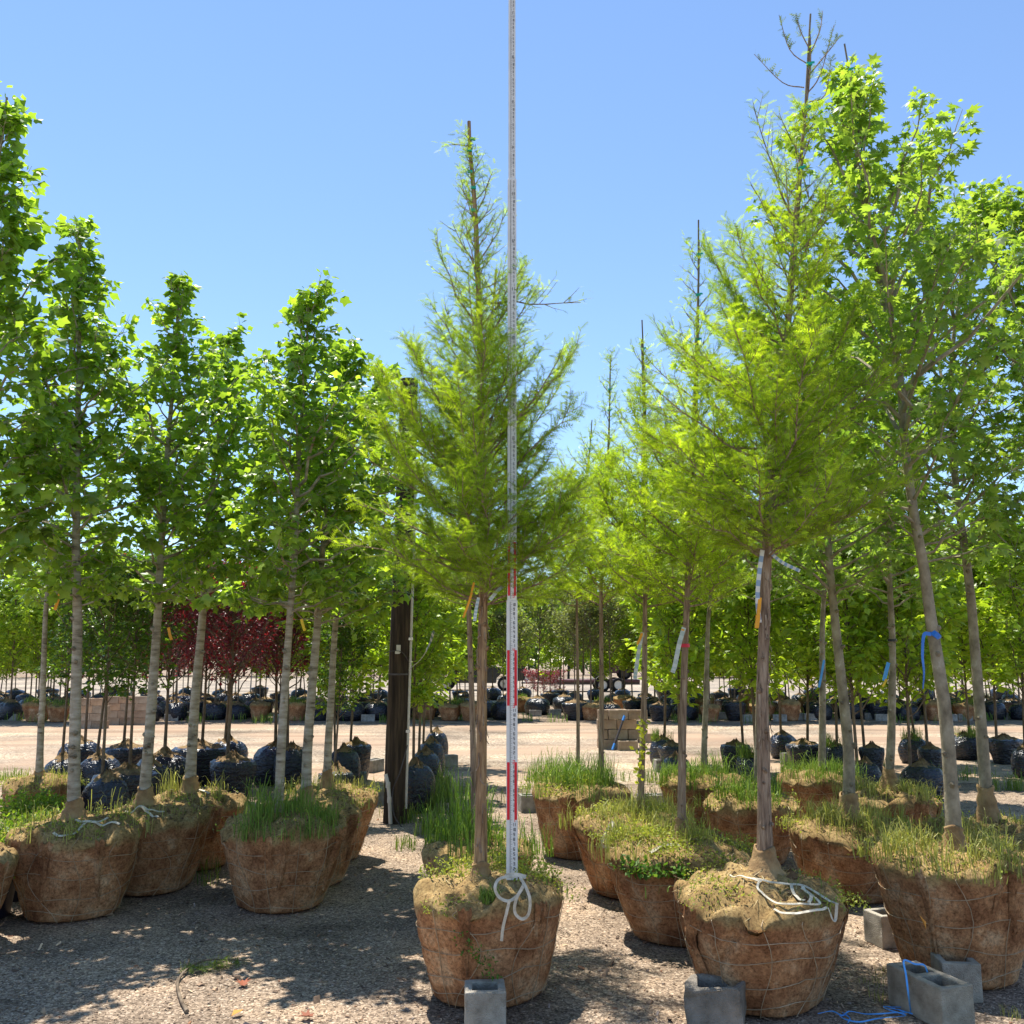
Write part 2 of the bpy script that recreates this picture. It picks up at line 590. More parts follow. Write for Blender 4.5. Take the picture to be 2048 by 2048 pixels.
M['stripe'] = plain('striped_tape', (0.6, 0.62, 0.6), 0.5, attr=True)
M['stake'] = noise_mat('bamboo_stake', [(0.3, (0.10, 0.08, 0.05)), (0.7, (0.30, 0.24, 0.15))], 8, (1, 1, 0.5), 0.7, 0.2)
M['chip'] = noise_mat('chip', [(0.3, (0.6, 0.6, 0.6)), (0.7, (1, 1, 1))], 30, rough=0.95, bump=0.2, attr=True, spec=0.1)
M['truck'] = plain('truck_paint', (0.025, 0.027, 0.031), 0.22, 0.6)
M['tyre'] = plain('tyre_rubber', (0.014, 0.014, 0.015), 0.8, 0.2)
M['rim'] = plain('rim_metal', (0.55, 0.55, 0.56), 0.3, 0.5, 0.6)
M['whiterim'] = plain('white_rim', (0.75, 0.74, 0.72), 0.4)
M['glass'] = plain('dark_glass', (0.02, 0.025, 0.03), 0.06, 0.6)
M['taillight'] = plain('tail_light', (0.7, 0.01, 0.02), 0.25)
M['chrome'] = plain('chrome', (0.6, 0.6, 0.62), 0.25, 0.5, 0.9)
M['rust'] = noise_mat('rusty_steel', [(0.3, (0.06, 0.03, 0.03)), (0.6, (0.15, 0.07, 0.065)), (0.8, (0.28, 0.2, 0.18))], 4, rough=0.7, bump=0.2)
M['machine'] = plain('machine_yellow', (0.75, 0.36, 0.02), 0.4)
M['deadleaf'] = plain('dead_leaf', (0.30, 0.09, 0.04), 0.7)
M['deadleaf2'] = plain('dry_orange_leaf', (0.70, 0.30, 0.05), 0.7)
M['steel'] = plain('steel', (0.06, 0.05, 0.05), 0.4)
M['bluegrip'] = plain('blue_grip', (0.05, 0.25, 0.7), 0.5)

# ------------------------------------------------------------------ the ground and the lanes
def sheet(name, ys, x0, x1, mat, z, rag, seed, nx=120):
    rng = np.random.default_rng(seed)
    xs = np.linspace(x0, x1, nx)
    lo = ys[0] + np.interp(xs, np.linspace(x0, x1, 30), rng.normal(0, rag, 30)) + rng.normal(0, rag * .15, nx)
    hi = ys[1] + np.interp(xs, np.linspace(x0, x1, 30), rng.normal(0, rag, 30)) + rng.normal(0, rag * .15, nx)
    V = np.vstack([np.stack([xs, lo, np.full(nx, z)], -1), np.stack([xs, hi, np.full(nx, z)], -1)])
    i = np.arange(nx - 1)
    mb = MB().add(V, np.stack([i, i + 1, nx + i + 1, nx + i], -1))
    return tag(mb.build(name, mat), kind='structure')


mb = MB().add([[-500, -60, 0], [500, -60, 0], [500, 900, 0], [-500, 900, 0]], [[0, 1, 2, 3]])
tag(mb.build('ground', M['ground']), kind='structure')
sheet('gravel_lane', (14.0, 26.6), -45, 45, M['lane'], 0.004, 0.35, 3)
sheet('gravel_yard', (40.0, 100.0), -120, 120, M['yard'], 0.004, 0.5, 4)

# loose chips of mulch and gravel near the camera
rng = np.random.default_rng(11)
nchip = 26000
yy = 4.2 + (rng.random(nchip) ** 1.6) * 8.5
xx = (rng.random(nchip) - 0.5) * 2 * (0.62 * yy + 0.3)
ln = rng.lognormal(-4.55, 0.5, nchip)
wd = ln * rng.uniform(0.25, 0.8, nchip)
th = ln * rng.uniform(0.12, 0.4, nchip)
az = rng.uniform(0, 6.283, nchip)
tl = rng.normal(0, 0.28, nchip)
base = np.array([[-1, -.7, 0], [1, -.9, 0], [.8, .8, 0], [-.9, .9, 0], [-.7, -.5, 1], [.8, -.6, 1], [.6, .5, 1], [-.8, .6, 1]]) * 0.5
Vc = base[None] * np.stack([ln, wd, th], -1)[:, None]
Vc = Vc + rng.normal(0, 1, Vc.shape) * (ln * 0.07)[:, None, None]
Vc[..., 2] += Vc[..., 0] * tl[:, None] + np.abs(tl * ln * .4)[:, None]
ca, sa = np.cos(az)[:, None], np.sin(az)[:, None]
Vw = np.stack([Vc[..., 0] * ca - Vc[..., 1] * sa + xx[:, None], Vc[..., 0] * sa + Vc[..., 1] * ca + yy[:, None], Vc[..., 2] + 0.001], -1)
Fc = np.array([[4, 5, 6, 7], [0, 1, 5, 4], [1, 2, 6, 5], [2, 3, 7, 6], [3, 0, 4, 7]])
Fall = (Fc[None] + (np.arange(nchip) * 8)[:, None, None]).reshape(-1, 4)
pal = np.array([(0.10, 0.08, 0.065), (0.17, 0.135, 0.105), (0.24, 0.185, 0.14), (0.33, 0.26, 0.19), (0.22, 0.20, 0.19), (0.46, 0.38, 0.28), (0.2, 0.12, 0.08)])
cc = np.array([1.75, 1.55, 1.38]) * pal[rng.choice(7, nchip, p=[.2, .24, .2, .14, .12, .05, .05])] * rng.uniform(0.8, 1.15, (nchip, 1))
mb = MB().add(Vw.reshape(-1, 3), Fall, np.repeat(cc, 8, 0))
tag(mb.build('mulch_chips', M['chip']), 'loose brown wood chips and gravel strewn over the ground', 'mulch', kind='stuff')

# ------------------------------------------------------------------ leaves
def fan(per, cz):
    per = np.array(per, float)
    n = len(per)
    c = np.array([[0, 0.42, cz]])
    V = np.vstack([per, c])
    i = np.arange(n)
    return V, np.stack([i, (i + 1) % n, np.full(n, n)], -1)


def mirror(half):
    h = [tuple(x) for x in half]
    return h + [(-x, y, z) for x, y, z in h[::-1] if abs(x) > 1e-6]


TULIP = fan(mirror([(0, 0, 0), (.24, -.03, -.03), (.50, .24, -.13), (.36, .50, -.08), (.46, .90, -.16), (0, .80, -.05)]), 0.05)
MAPLE = fan(mirror([(0, 0, 0), (.30, -.08, -.05), (.20, .16, -.02), (.60, .28, -.16), (.28, .44, -.04), (.40, .80, -.14), (.13, .64, -.03), (0, 1.05, -.16)]), 0.05)
SIMPLE = (np.array([[0, 0, 0], [.3, .45, -.1], [0, 1, -.12], [-.3, .45, -.1], [0, .45, .03]]), np.array([[0, 1, 4], [1, 2, 4], [2, 3, 4], [3, 0, 4]]))
DIAM = (np.array([[0, 0, 0], [.3, .5, -.08], [0, 1, -.1], [-.3, .5, -.08]]), np.array([[0, 1, 2], [0, 2, 3]]))


def feather(k, seed):
    r = np.random.default_rng(seed)
    V, Fc = [], []
    bend = -0.28

    def z(y):
        return bend * y * y
    for s in (-1, 1):
        for i in range(k):
            y = (i + 0.5 + (0.25 if s > 0 else 0)) / k * 0.93
            w = 0.235 * (1 - abs(2 * y - 0.8) ** 2 * 0.55) * r.uniform(.85, 1.1)
            hw = 0.5 / k
            n0 = len(V)
            V += [[0, y - hw * .5, z(y)], [0, y + hw * .5, z(y)], [s * w, y + w * .55, z(y) + r.normal(0, .02)]]
            Fc.append([n0, n0 + 1, n0 + 2])
    n0 = len(V)
    V += [[-.012, 0, 0], [.012, 0, 0], [0, 1.05, z(1.05)]]
    Fc.append([n0, n0 + 1, n0 + 2])
    return np.array(V), np.array(Fc)


FEATH = {k: feather(k, k) for k in (9, 7, 5, 4)}


def put(mb, T, pos, dirs, norms, scale, col):
    """place one leaf template at many spots"""
    V, Fc = T
    n = len(pos)
    if n == 0:
        return
    y = nrm(dirs)
    x = nrm(np.cross(y, norms))
    z = np.cross(x, y)
    s = np.asarray(scale, float).reshape(-1, 1, 1)
    W = pos[:, None] + s * (V[None, :, 0:1] * x[:, None] + V[None, :, 1:2] * y[:, None] + V[None, :, 2:3] * z[:, None])
    Fa = (Fc[None] + (np.arange(n) * len(V))[:, None, None]).reshape(-1, Fc.shape[1])
    mb.add(W.reshape(-1, 3), Fa, np.repeat(col, len(V), 0))


def tone(rng, n, a, b, spread=0.12):
    t = rng.random((n, 1))
    c = np.array(a) * (1 - t) + np.array(b) * t
    return c * np.exp(rng.normal(0, spread, (n, 1)))


def path_at(path, t):
    u = t * (len(path) - 1)
    i = min(int(u), len(path) - 2)
    f = u - i
    return path[i] * (1 - f) + path[i + 1] * f


def rand_unit(rng, n):
    return nrm(rng.standard_normal((n, 3)))


# ------------------------------------------------------------------ crowns
def cypress_crown(path, r0, t0, prof, nb, seed, k=7, size=0.085, dens=1.0, ca=(0.13, 0.21, 0.02), cb=(0.24, 0.33, 0.03),
                  spurs=(), bare=0.985, up=1.0):
    """feathery branches along path; prof = [(t, radius)...] above t0"""
    rng = np.random.default_rng(seed)
    wood, leaf = MB(), MB()
    pt, pr = zip(*prof)
    H = np.linalg.norm(path[-1] - path[0])
    feat = []

    def twig(o, d, L, upv, thin=1.0):
        nf = max(3, int(L / 0.0115 * dens * thin))
        s = np.linspace(0.04, 1, nf)
        bendv = np.array([0, 0, 1]) * L * 0.16
        pts = o + d * L * s[:, None] + bendv * (s ** 2)[:, None]
        side = nrm(np.cross(d, upv))
        sg = np.where(np.arange(nf) % 2, 1, -1)[:, None]
        dirs = d * 0.75 + side * sg * 0.85 + np.array([0, 0, 0.15]) + rng.normal(0, .28, (nf, 3))
        nr = upv + rng.normal(0, .5, (nf, 3))
        sz = size * rng.uniform(.6, 1.15, nf) * (1.05 - 0.4 * s) * (.35 + .65 * thin)
        feat.append((pts, dirs, nr, sz))
        if L > 0.1:
            tube(wood, np.stack([o, o + d * L * .5 + bendv * .25, o + d * L + bendv]), [0.0028, 0.002, 0.001], 3, cap=False)

    def branch(o, az, R, el, dense=1.0, thin=1.0):
        L = R / max(math.cos(el), .3)
        h = np.array([math.cos(az), math.sin(az), 0])
        s = np.linspace(0, 1, 7)
        e2 = el + rng.normal(0, .06)
        pts = o + (h * math.cos(e2) * L) * s[:, None] + np.array([0, 0, 1]) * (L * math.sin(e2) * (0.72 * s + 0.28 * s ** 2.2))[:, None]
        pts[1:] += rng.normal(0, .012 * L, (6, 3))
        rb = 0.0035 + 0.006 * min(L, 1.0)
        tube(wood, pts, np.linspace(rb, 0.0016, 7), 5, cap=False)
        nt = max(4, int(L / 0.036 * dense))
        for j in range(nt):
            u = 0.14 + 0.86 * (j + rng.random() * .7) / nt
            if u > 1:
                u = 1.0
            q = path_at(pts, u)
            d0 = nrm(path_at(pts, min(u + .05, 1)) - path_at(pts, u - .06))
            sd = nrm(np.cross(d0, [0, 0, 1]))
            sgn = 1 if j % 2 else -1
            roll = rng.normal(0, .65)
            lat = sd * sgn * math.cos(roll) + np.array([0, 0, 1]) * math.sin(roll)
            d = nrm(d0 * 0.8 + lat * 0.75 + np.array([0, 0, .22 * up]))
            tl = (0.07 + 0.30 * L * (1 - u) ** .8 * (0.35 + u)) * rng.uniform(.6, 1.25)
            twig(q, d, min(tl, .42), nrm(np.array([0, 0, 1.0]) + 0.5 * rng.standard_normal(3)), thin)
        twig(pts[-2], nrm(pts[-1] - pts[-2]), 0.16 * min(1, .3 + L), np.array([0, 0, 1.0]), thin)

    for i in range(nb):
        t = t0 + (bare - t0) * ((i + rng.random() * .8) / nb) ** 1.35
        u = (t - t0) / (1 - t0)
        R = np.interp(u, pt, pr) * rng.uniform(.6, 1.12)
        if R < 0.02:
            continue
        el = math.radians(30 + 28 * u + rng.normal(0, 9))
        branch(path_at(path, t), i * 2.39996 + rng.normal(0, .35), R, el, 1.0 - .3 * u, min(1.0, max(.62, 1.5 - 1.3 * u)))
    for (t, az, R, el) in spurs:
        branch(path_at(path, t), az, R, math.radians(el), 0.7, .8 if t < .6 else .5)
    # short spur shoots straight on the leader
    ns = int(60 * dens)
    for i in range(ns):
        t = t0 + .05 + (.95 - t0) * rng.random()
        d = nrm(np.array([*rng.normal(0, 1, 2), .9]))
        hi = (t - t0) / (1 - t0)
        twig(path_at(path, t), d, rng.uniform(.02, .09) * (1.1 - .5 * hi), np.array([0, 0, 1.0]), 1 - .6 * hi)
    A = [np.concatenate(x) for x in zip(*feat)]
    col = tone(rng, len(A[0]), ca, cb, .26)
    put(leaf, FEATH[k], A[0], A[1], A[2], A[3], col)
    return wood, leaf


def broad_crown(path, t0, prof, nb, seed, T=TULIP, size=0.1, lpt=6, ca=(0.05, 0.12, 0.015), cb=(0.10, 0.19, 0.025),
                el0=35, el1=62, droop=0.45, tw=0.085, top_t=0.97, young=None, thick=1.0, wide=1.0, lowpow=1.0):
    rng = np.random.default_rng(seed)
    wood, leaf = MB(), MB()
    pt, pr = zip(*prof)
    P_, D_, N_, S_ = [], [], [], []

    def leaves(o, d, L, n, s0=0.25):
        s = np.linspace(s0, 1, n)
        pts = o + d * L * s[:, None] + rng.normal(0, .012, (n, 3))
        a = rng.uniform(0, 6.283, n)
        hor = np.stack([np.cos(a), np.sin(a), np.zeros(n)], -1)
        dirs = hor * .95 + d * .35 + np.array([0, 0, -droop]) + rng.normal(0, .42, (n, 3))
        nr = np.array([0, 0, 1.0]) + hor * droop * .8 + rng.normal(0, .62, (n, 3))
        pts = pts + nrm(dirs) * (size * .6)
        P_.append(pts); D_.append(dirs); N_.append(nr)
        S_.append(size * np.clip(rng.lognormal(-.12, .38, n), .3, 1.6))

    for i in range(nb):
        t = t0 + (top_t - t0) * ((i + rng.random() * .8) / nb) ** lowpow
        u = (t - t0) / (1 - t0)
        R = np.interp(u, pt, pr) * rng.uniform(.35, 1.25)
        if R < .03:
            continue
        el = math.radians(el0 + (el1 - el0) * u + rng.normal(0, 7))
        az = i * 2.39996 + rng.normal(0, .4)
        h = np.array([math.cos(az) * wide, math.sin(az), 0])
        L = R / max(math.cos(el), .25)
        o = path_at(path, t)
        s = np.linspace(0, 1, 7)
        rise = min(L * math.sin(el), max(.08, path[-1][2] - o[2] + .10 * rng.random()))
        pts = o + h * (R * s)[:, None] + np.array([0, 0, 1]) * (rise * (.8 * s + .2 * s ** 2))[:, None]
        pts[1:] += rng.normal(0, .02 * L, (6, 3))
        rb = (0.004 + 0.011 * min(L, 1.2)) * thick
        tube(wood, pts, np.linspace(rb, .0022, 7), 5, cap=False)
        nt = max(2, int(L / tw))
        for j in range(nt):
            q_u = .30 + .70 * ((j + rng.random() * .8) / nt) ** .8
            q = path_at(pts, min(q_u, 1))
            d0 = nrm(pts[-1] - pts[0])
            d = nrm(d0 * .6 + rand_unit(rng, 1)[0] * .9 + np.array([0, 0, .35]))
            tl = rng.uniform(.07, .24) * (1.15 - .4 * q_u)
            tube(wood, np.stack([q, q + d * tl]), [.0026, .0014], 3, cap=False)
            leaves(q, d, tl, lpt)
        leaves(pts[-2], nrm(pts[-1] - pts[-2]), np.linalg.norm(pts[-1] - pts[-2]) + .05, lpt + 2)
    # leaves along the leader
    for i in range(int(nb * .7)):
        t = rng.uniform(t0 + .3 * (1 - t0), 1.0)
        d = nrm(np.array([*rng.normal(0, 1, 2), .7]))
        leaves(path_at(path, t), d, rng.uniform(.05, .14), max(3, lpt - 2))
    leaves(path[-2], nrm(path[-1] - path[-2]), np.linalg.norm(path[-1] - path[-2]), lpt + 4)
    A = [np.concatenate(x) for x in (P_, D_, N_, S_)]
    col = tone(rng, len(A[0]), ca, cb, .18)
    if young is not None:
        zz = A[0][:, 2]
        w = np.clip((zz - zz.min()) / (np.ptp(zz) + 1e-6) - .35, 0, 1)[:, None] * (rng.random((len(zz), 1)) < .55)
        col = col * (1 - w) + np.array(young) * w
    put(leaf, T, A[0], A[1], A[2], A[3], col)
    return wood, leaf


# ------------------------------------------------------------------ weeds
def grass(mb, pos, n, h, spread, rng, ca=(0.10, 0.19, 0.03), cb=(0.22, 0.30, 0.06), w=0.005, lean=.5):
    pos = np.asarray(pos, float)
    a = rng.uniform(0, 6.283, n)
    r = spread * np.sqrt(rng.random(n))
    base = pos + np.stack([np.cos(a) * r, np.sin(a) * r, np.zeros(n)], -1)
    hh = h * rng.uniform(.45, 1.15, n)
    b = rng.uniform(0, 6.283, n)
    out = np.stack([np.cos(b), np.sin(b), np.zeros(n)], -1)
    ln_ = lean * rng.uniform(.2, 1.2, n)
    side = np.stack([-np.sin(b), np.cos(b), np.zeros(n)], -1)
    side = nrm(side + rng.normal(0, .6, (n, 3)) * [1, 1, 0])
    zc = np.array([0, 0, 1.0])
    p1 = base + (zc * .5 + out * (ln_ * .16)[:, None]) * hh[:, None]
    p2 = base + (zc * (.86 - .25 * ln_)[:, None] + out * (ln_ * .48)[:, None]) * hh[:, None]
    p3 = base + (zc * (1.0 - .6 * ln_)[:, None] + out * (ln_ * .85)[:, None]) * hh[:, None]
    ww = w * rng.uniform(.6, 1.3, n)[:, None]
    V = np.stack([base - side * ww * .5, base + side * ww * .5, p1 - side * ww * .5, p1 + side * ww * .5,
                  p2 - side * ww * .35, p2 + side * ww * .35, p3], 1)
    Fq = np.array([[0, 1, 3, 2], [2, 3, 5, 4]])
    Ft = np.array([[4, 5, 6]])
    col = np.repeat(tone(rng, n, ca, cb, .2), 7, 0)
    off = (np.arange(n) * 7)[:, None, None]
    n0 = mb.n
    mb.add(V.reshape(-1, 3), (Fq[None] + off).reshape(-1, 4), col)
    mb.f.append((Ft[None] + off).reshape(-1, 3) + n0)
    mb.m.append(np.zeros(n, int))


def forb(mb, pos, n, h, spread, rng, size=.02, ca=(0.16, 0.24, 0.03), cb=(0.34, 0.40, 0.07)):
    """low tangle of small-leaved weeds"""
    pos = np.asarray(pos, float)
    a = rng.uniform(0, 6.283, n)
    r = spread * np.sqrt(rng.random(n))
    p = pos + np.stack([np.cos(a) * r, np.sin(a) * r, h * rng.random(n) ** 1.3 * (1 - .5 * (r / max(spread, 1e-3)) ** 2)], -1)
    put(mb, DIAM, p, rand_unit(rng, n) + [0, 0, .2], rand_unit(rng, n) * .8 + [0, 0, .8], size * rng.uniform(.5, 1.3, n), tone(rng, n, ca, cb, .2))
    m = n // 10
    q = p[:m].copy()
    b0 = q.copy()
    b0[:, 2] = pos[2]
    sd = np.array([.0012, 0, 0])
    V = np.stack([b0 - sd, b0 + sd, q], 1).reshape(-1, 3)
    mb.add(V, np.arange(3 * m).reshape(-1, 3), np.array(ca) * .9)


# ------------------------------------------------------------------ root balls
def ball(rb, rt, hr, hd, seed, ns=72, wrinkle=1.0):
    """returns MB, radius function and top-height function, round the origin"""
    rng = np.random.default_rng(seed)
    rb = rt * rng.uniform(.62, .68)
    ph = rng.uniform(0, 6.283, (8,))
    fr = np.array([2, 3, 5, 7, 9, 11, 4, 6])
    am = np.array([.035, .028, .014, .010, .007, .006, .012, .01]) * wrinkle
    fold = [(rng.uniform(0, 6.283), rng.uniform(.03, .09), rng.uniform(.03, .085)) for _ in range(9)]
    tint = rng.uniform(.85, 1.15)

    def pert(a, z):
        q = z / max(hr, .01)
        v = sum(am[k] * math.sin(fr[k] * a + ph[k] + q * (1.0 + .4 * k) * (1 if k % 2 else -1)) for k in range(8))
        for fa, fw, fd in fold:
            d = (a - fa - .25 * math.sin(3 * q + fa) + math.pi) % (2 * math.pi) - math.pi
            v -= fd * wrinkle * math.exp(-(d / fw) ** 2) * (.3 + .7 * q)
        v -= .014 * wrinkle * sum(math.exp(-((q - w) / .035) ** 2) for w in (.12, .34, .58, .82))
        v += .011 * wrinkle * (abs(math.sin(8 * a + 3 * math.sin(4 * q + ph[4]) + ph[5])) - .5) * (.4 + .8 * q) + .006 * wrinkle * math.sin(21 * a + 9 * q + ph[7])
        return v

    def rad(a, z):
        q = min(max(z / hr, 0), 1)
        r = rb + (rt - rb) * (q ** .8)
        return r * (1 + pert(a, z))

    def top(x, y):
        r = math.hypot(x, y) / rt
        a = math.atan2(y, x)
        lump = .016 * math.sin(3 * a + ph[0] + 4 * r) + .012 * math.sin(5 * a + ph[1] - 6 * r) + .012 * math.sin(9 * a + ph[3] + 9 * r)
        lump += .018 * (abs(math.sin(6.5 * a + ph[4] + 1.5 * math.sin(5 * r + ph[7]))) - .5) * (.4 + r)
        lump += .010 * math.sin(13 * a + ph[5] + 5 * math.sin(7 * r + ph[6])) + .008 * math.sin(22 * a + 11 * r + ph[2])
        return hr + .025 + hd * (1 - min(r, 1) ** 1.7) + lump * min(1, 1.6 * r) * wrinkle

    prof = [(rb * .55, 0, 0), (rb * .9, .004, 0)]
    for q in (.04, .08, .12, .16, .22, .28, .34, .4, .46, .52, .58, .64, .7, .76, .82, .88, .94):
        prof.append((None, q * hr, 0.0 if q < .86 else .25 if q < .94 else .5))
    rows, cols = [], []
    A = np.arange(ns) * 2 * math.pi / ns
    for r0, z, tp in prof:
        row = []
        for a in A:
            r = rad(a, z) if r0 is None else r0
            row.append((r * math.cos(a), r * math.sin(a), z))
        rows.append(row)
        cols.append([(tp, tint, 0)] * ns)
    for q in (1.0, .97, .93, .87, .8, .72, .64, .55, .46, .37, .28, .18, .06):
        row = []
        for a in A:
            r = rad(a, hr) * q
            x, y = r * math.cos(a), r * math.sin(a)
            z = top(x * .97, y * .97) - (.03 if q == 1.0 else .010 if q == .97 else 0)
            row.append((x, y, z))
        rows.append(row)
        cols.append([(.75 if q > .97 else 1.0, tint, 0)] * ns)
    V = np.array(rows).reshape(-1, 3)
    C = np.array(cols).reshape(-1, 3)
    n = len(rows)
    i, j = np.meshgrid(np.arange(n - 1), np.arange(ns), indexing='ij')
    k = (j + 1) % ns
    Fq = np.stack([i * ns + j, i * ns + k, (i + 1) * ns + k, (i + 1) * ns + j], -1).reshape(-1, 4)
    mb = MB().add(V, Fq, C)
    mb.add(np.array(rows[0]), [list(range(ns))[::-1]], (0, tint, 0))
    mb.add(np.array(rows[-1]), [list(range(ns))], (1, tint, 0))
    return mb, rad, top


def wire_basket(rad, top, hr, rt, seed, nv=11):
    rng = np.random.default_rng(seed)
    mb = MB()
    for q in (.12, .34, .58, .82):
        z0 = q * hr
        ph = rng.uniform(0, 6)
        a = np.linspace(0, 2 * math.pi, 49)
        zz = z0 + .02 * np.sin(2 * a + ph) + .012 * np.sin(5 * a + 2 * ph)
        pts = np.array([((rad(t, z) + .005) * math.cos(t), (rad(t, z) + .005) * math.sin(t), z) for t, z in zip(a, zz)])
        tube(mb, pts, .0021, 4, cap=False)
    for k in range(nv):
        a0 = k * 2 * math.pi / nv + rng.normal(0, .12)
        w = rng.normal(0, .28)
        pts = []
        for q in np.linspace(.02, .98, 9):
            t = a0 + w * math.sin(q * 5 + k) * .5
            z = q * hr
            pts.append(((rad(t, z) + .006) * math.cos(t), (rad(t, z) + .006) * math.sin(t), z))
        r = rad(a0, hr) * .9
        pts.append((r * math.cos(a0), r * math.sin(a0), top(r * math.cos(a0), r * math.sin(a0)) + .006))
        tube(mb, np.array(pts), .0021, 4, cap=False)
    return mb


def collar(r, h, flare, seed):
    rng = np.random.default_rng(seed)
    mb = MB()
    ns = 20
    A = np.arange(ns) * 2 * math.pi / ns
    p1, p2 = rng.uniform(0, 6, 2)
    rows = []
    for q in (0, .12, .28, .45, .6, .78, .92, 1.0, .97):
        rr = r * 1.12 + flare * (1 - q) ** 1.7 + (.006 * math.sin(q * 17 + p1) if q < 1 else 0)
        rr2 = rr if q != .97 or len(rows) < 8 else r * .98
        row = [((rr2 * (1 + .07 * math.sin(2 * a + p1 + 3 * q) + .06 * math.sin(5 * a + p2 + 5 * q))) * math.cos(a),
                (rr2 * (1 + .07 * math.sin(2 * a + p1 + 3 * q) + .06 * math.sin(5 * a + p2 + 5 * q))) * math.sin(a),
                h * q + .012 * math.sin(2 * a + p2) * q) for a in A]
        rows.append(row)
    V = np.array(rows).reshape(-1, 3)
    n = len(rows)
    i, j = np.meshgrid(np.arange(n - 1), np.arange(ns), indexing='ij')
    k = (j + 1) % ns
    mb.add(V, np.stack([i * ns + j, i * ns + k, (i + 1) * ns + k, (i + 1) * ns + j], -1).reshape(-1, 4))
    return mb


def strap(mb, pts, w, top, lift=.010):
    p = smooth_path(pts, 60)
    z = np.array([max(top(x + dx, y + dy) for dx in (-.015, 0, .015) for dy in (-.015, 0, .015)) for x, y, _ in p])
    z = np.convolve(np.pad(z, 4, 'edge'), np.ones(9) / 9, 'valid')
    p[:, 2] = np.where(p[:, 2] < z - .06, p[:, 2], z) + lift
    ribbon(mb, p[::2], w, (0, -.5, 1), n=90)


# ------------------------------------------------------------------ a balled tree, thing > parts > sub-parts
def hang_tag(root, p, L=.12, w=.022, mat='orange', rng=None, lean=(.02, 0)):
    mb = MB()
    p = np.asarray(p, float)
    ribbon(mb, [p, p + [lean[0] * .4, lean[1], -L * .5], p + [lean[0], lean[1] * .5, -L]], w, (0, -1, .15), n=7, twist=.5)
    return mb.build('tag', M[mat], root)


def striped(root, pts, w=.02, cols=((.66, .66, .62), (.26, .36, .50)), n=26):
    mb = MB()
    p = smooth_path(pts, n)
    for i in range(n - 1):
        ribbon(mb, [p[i], p[i + 1]], w, (0, -1, .2), cols[(i // 2) % 2], n=2)
    return mb.build('ribbon', M['stripe'], root)


def flap_litter(rbl, rad, top, hr, rt, seed):
    """loose tucks of cloth on the side, straw and crumbs on the top"""
    rng = np.random.default_rng(seed + 77)
    for k in range(3):
        a0 = -math.pi / 2 + rng.uniform(-1.5, 1.5)
        w0, q1 = rng.uniform(.10, .26), rng.uniform(.25, .8)
        slant, p = rng.uniform(-.25, .25), rng.uniform(0, 6)
        V = []
        for q in np.linspace(1.04, 1.04 - q1, 12):
            for j in range(7):
                a = a0 + (j / 6 - .5) * w0 * (1 - .5 * (1.04 - q) / q1) + slant * (1 - q) + .03 * math.sin(6 * q + p)
                r = rad(a, min(q, 1) * hr) + .003 + .013 * math.sin(j / 6 * math.pi) + .006 * math.sin(2.3 * j + 9 * q + p)
                V.append((r * math.cos(a), r * math.sin(a), q * hr + .012 * math.sin(2 * j + p)))
        i, j = np.meshgrid(np.arange(11), np.arange(6), indexing='ij')
        mb = MB().add(V, np.stack([i * 7 + j, (i + 1) * 7 + j, (i + 1) * 7 + j + 1, i * 7 + j + 1], -1).reshape(-1, 4), (rng.uniform(.0, .12), rng.uniform(.8, 1.15), 0))
        mb.build('cloth_fold', M['burlap'], rbl, True)
    n = 420
    a = rng.uniform(0, 6.283, n)
    r = rt * .95 * np.sqrt(rng.random(n))
    p = np.array([(x, y, top(x, y) + .004) for x, y in zip(r * np.cos(a), r * np.sin(a))])
    b = rng.uniform(0, 6.283, n)
    L = rng.uniform(.015, .075, n)
    d = np.stack([np.cos(b), np.sin(b), rng.normal(0, .25, n)], -1) * L[:, None]
    sd = np.stack([-np.sin(b), np.cos(b), np.zeros(n)], -1) * rng.uniform(.0012, .003, n)[:, None]
    V = np.stack([p - sd, p + sd, p + d + sd * .5, p + d - sd * .5], 1).reshape(-1, 3)
    mb = MB().add(V, np.arange(4 * n).reshape(-1, 4), np.repeat(tone(rng, n, (.26, .18, .08), (.62, .52, .30), .2), 4, 0))
    m = 320
    a = rng.uniform(0, 6.283, m)
    r = rt * .93 * np.sqrt(rng.random(m))
    p = np.array([(x, y, top(x, y)) for x, y in zip(r * np.cos(a), r * np.sin(a))])
    s_ = rng.lognormal(-5.0, .5, m)
    oc = np.array([[1, 0, 0], [-1, 0, 0], [0, 1, 0], [0, -1, 0], [0, 0, 1], [0, 0, -1.0]])
    Fo = np.array([[0, 2, 4], [2, 1, 4], [1, 3, 4], [3, 0, 4]])
    V = p[:, None] + oc[None] * s_[:, None, None] * rng.uniform(.6, 1.3, (m, 6, 3))
    mb.add(V.reshape(-1, 3), (Fo[None] + (np.arange(m) * 6)[:, None, None]).reshape(-1, 3), np.repeat(tone(rng, m, (.12, .07, .04), (.3, .2, .11), .2), 6, 0))
    tag(mb.build('litter', M['chip'], rbl), kind='stuff')


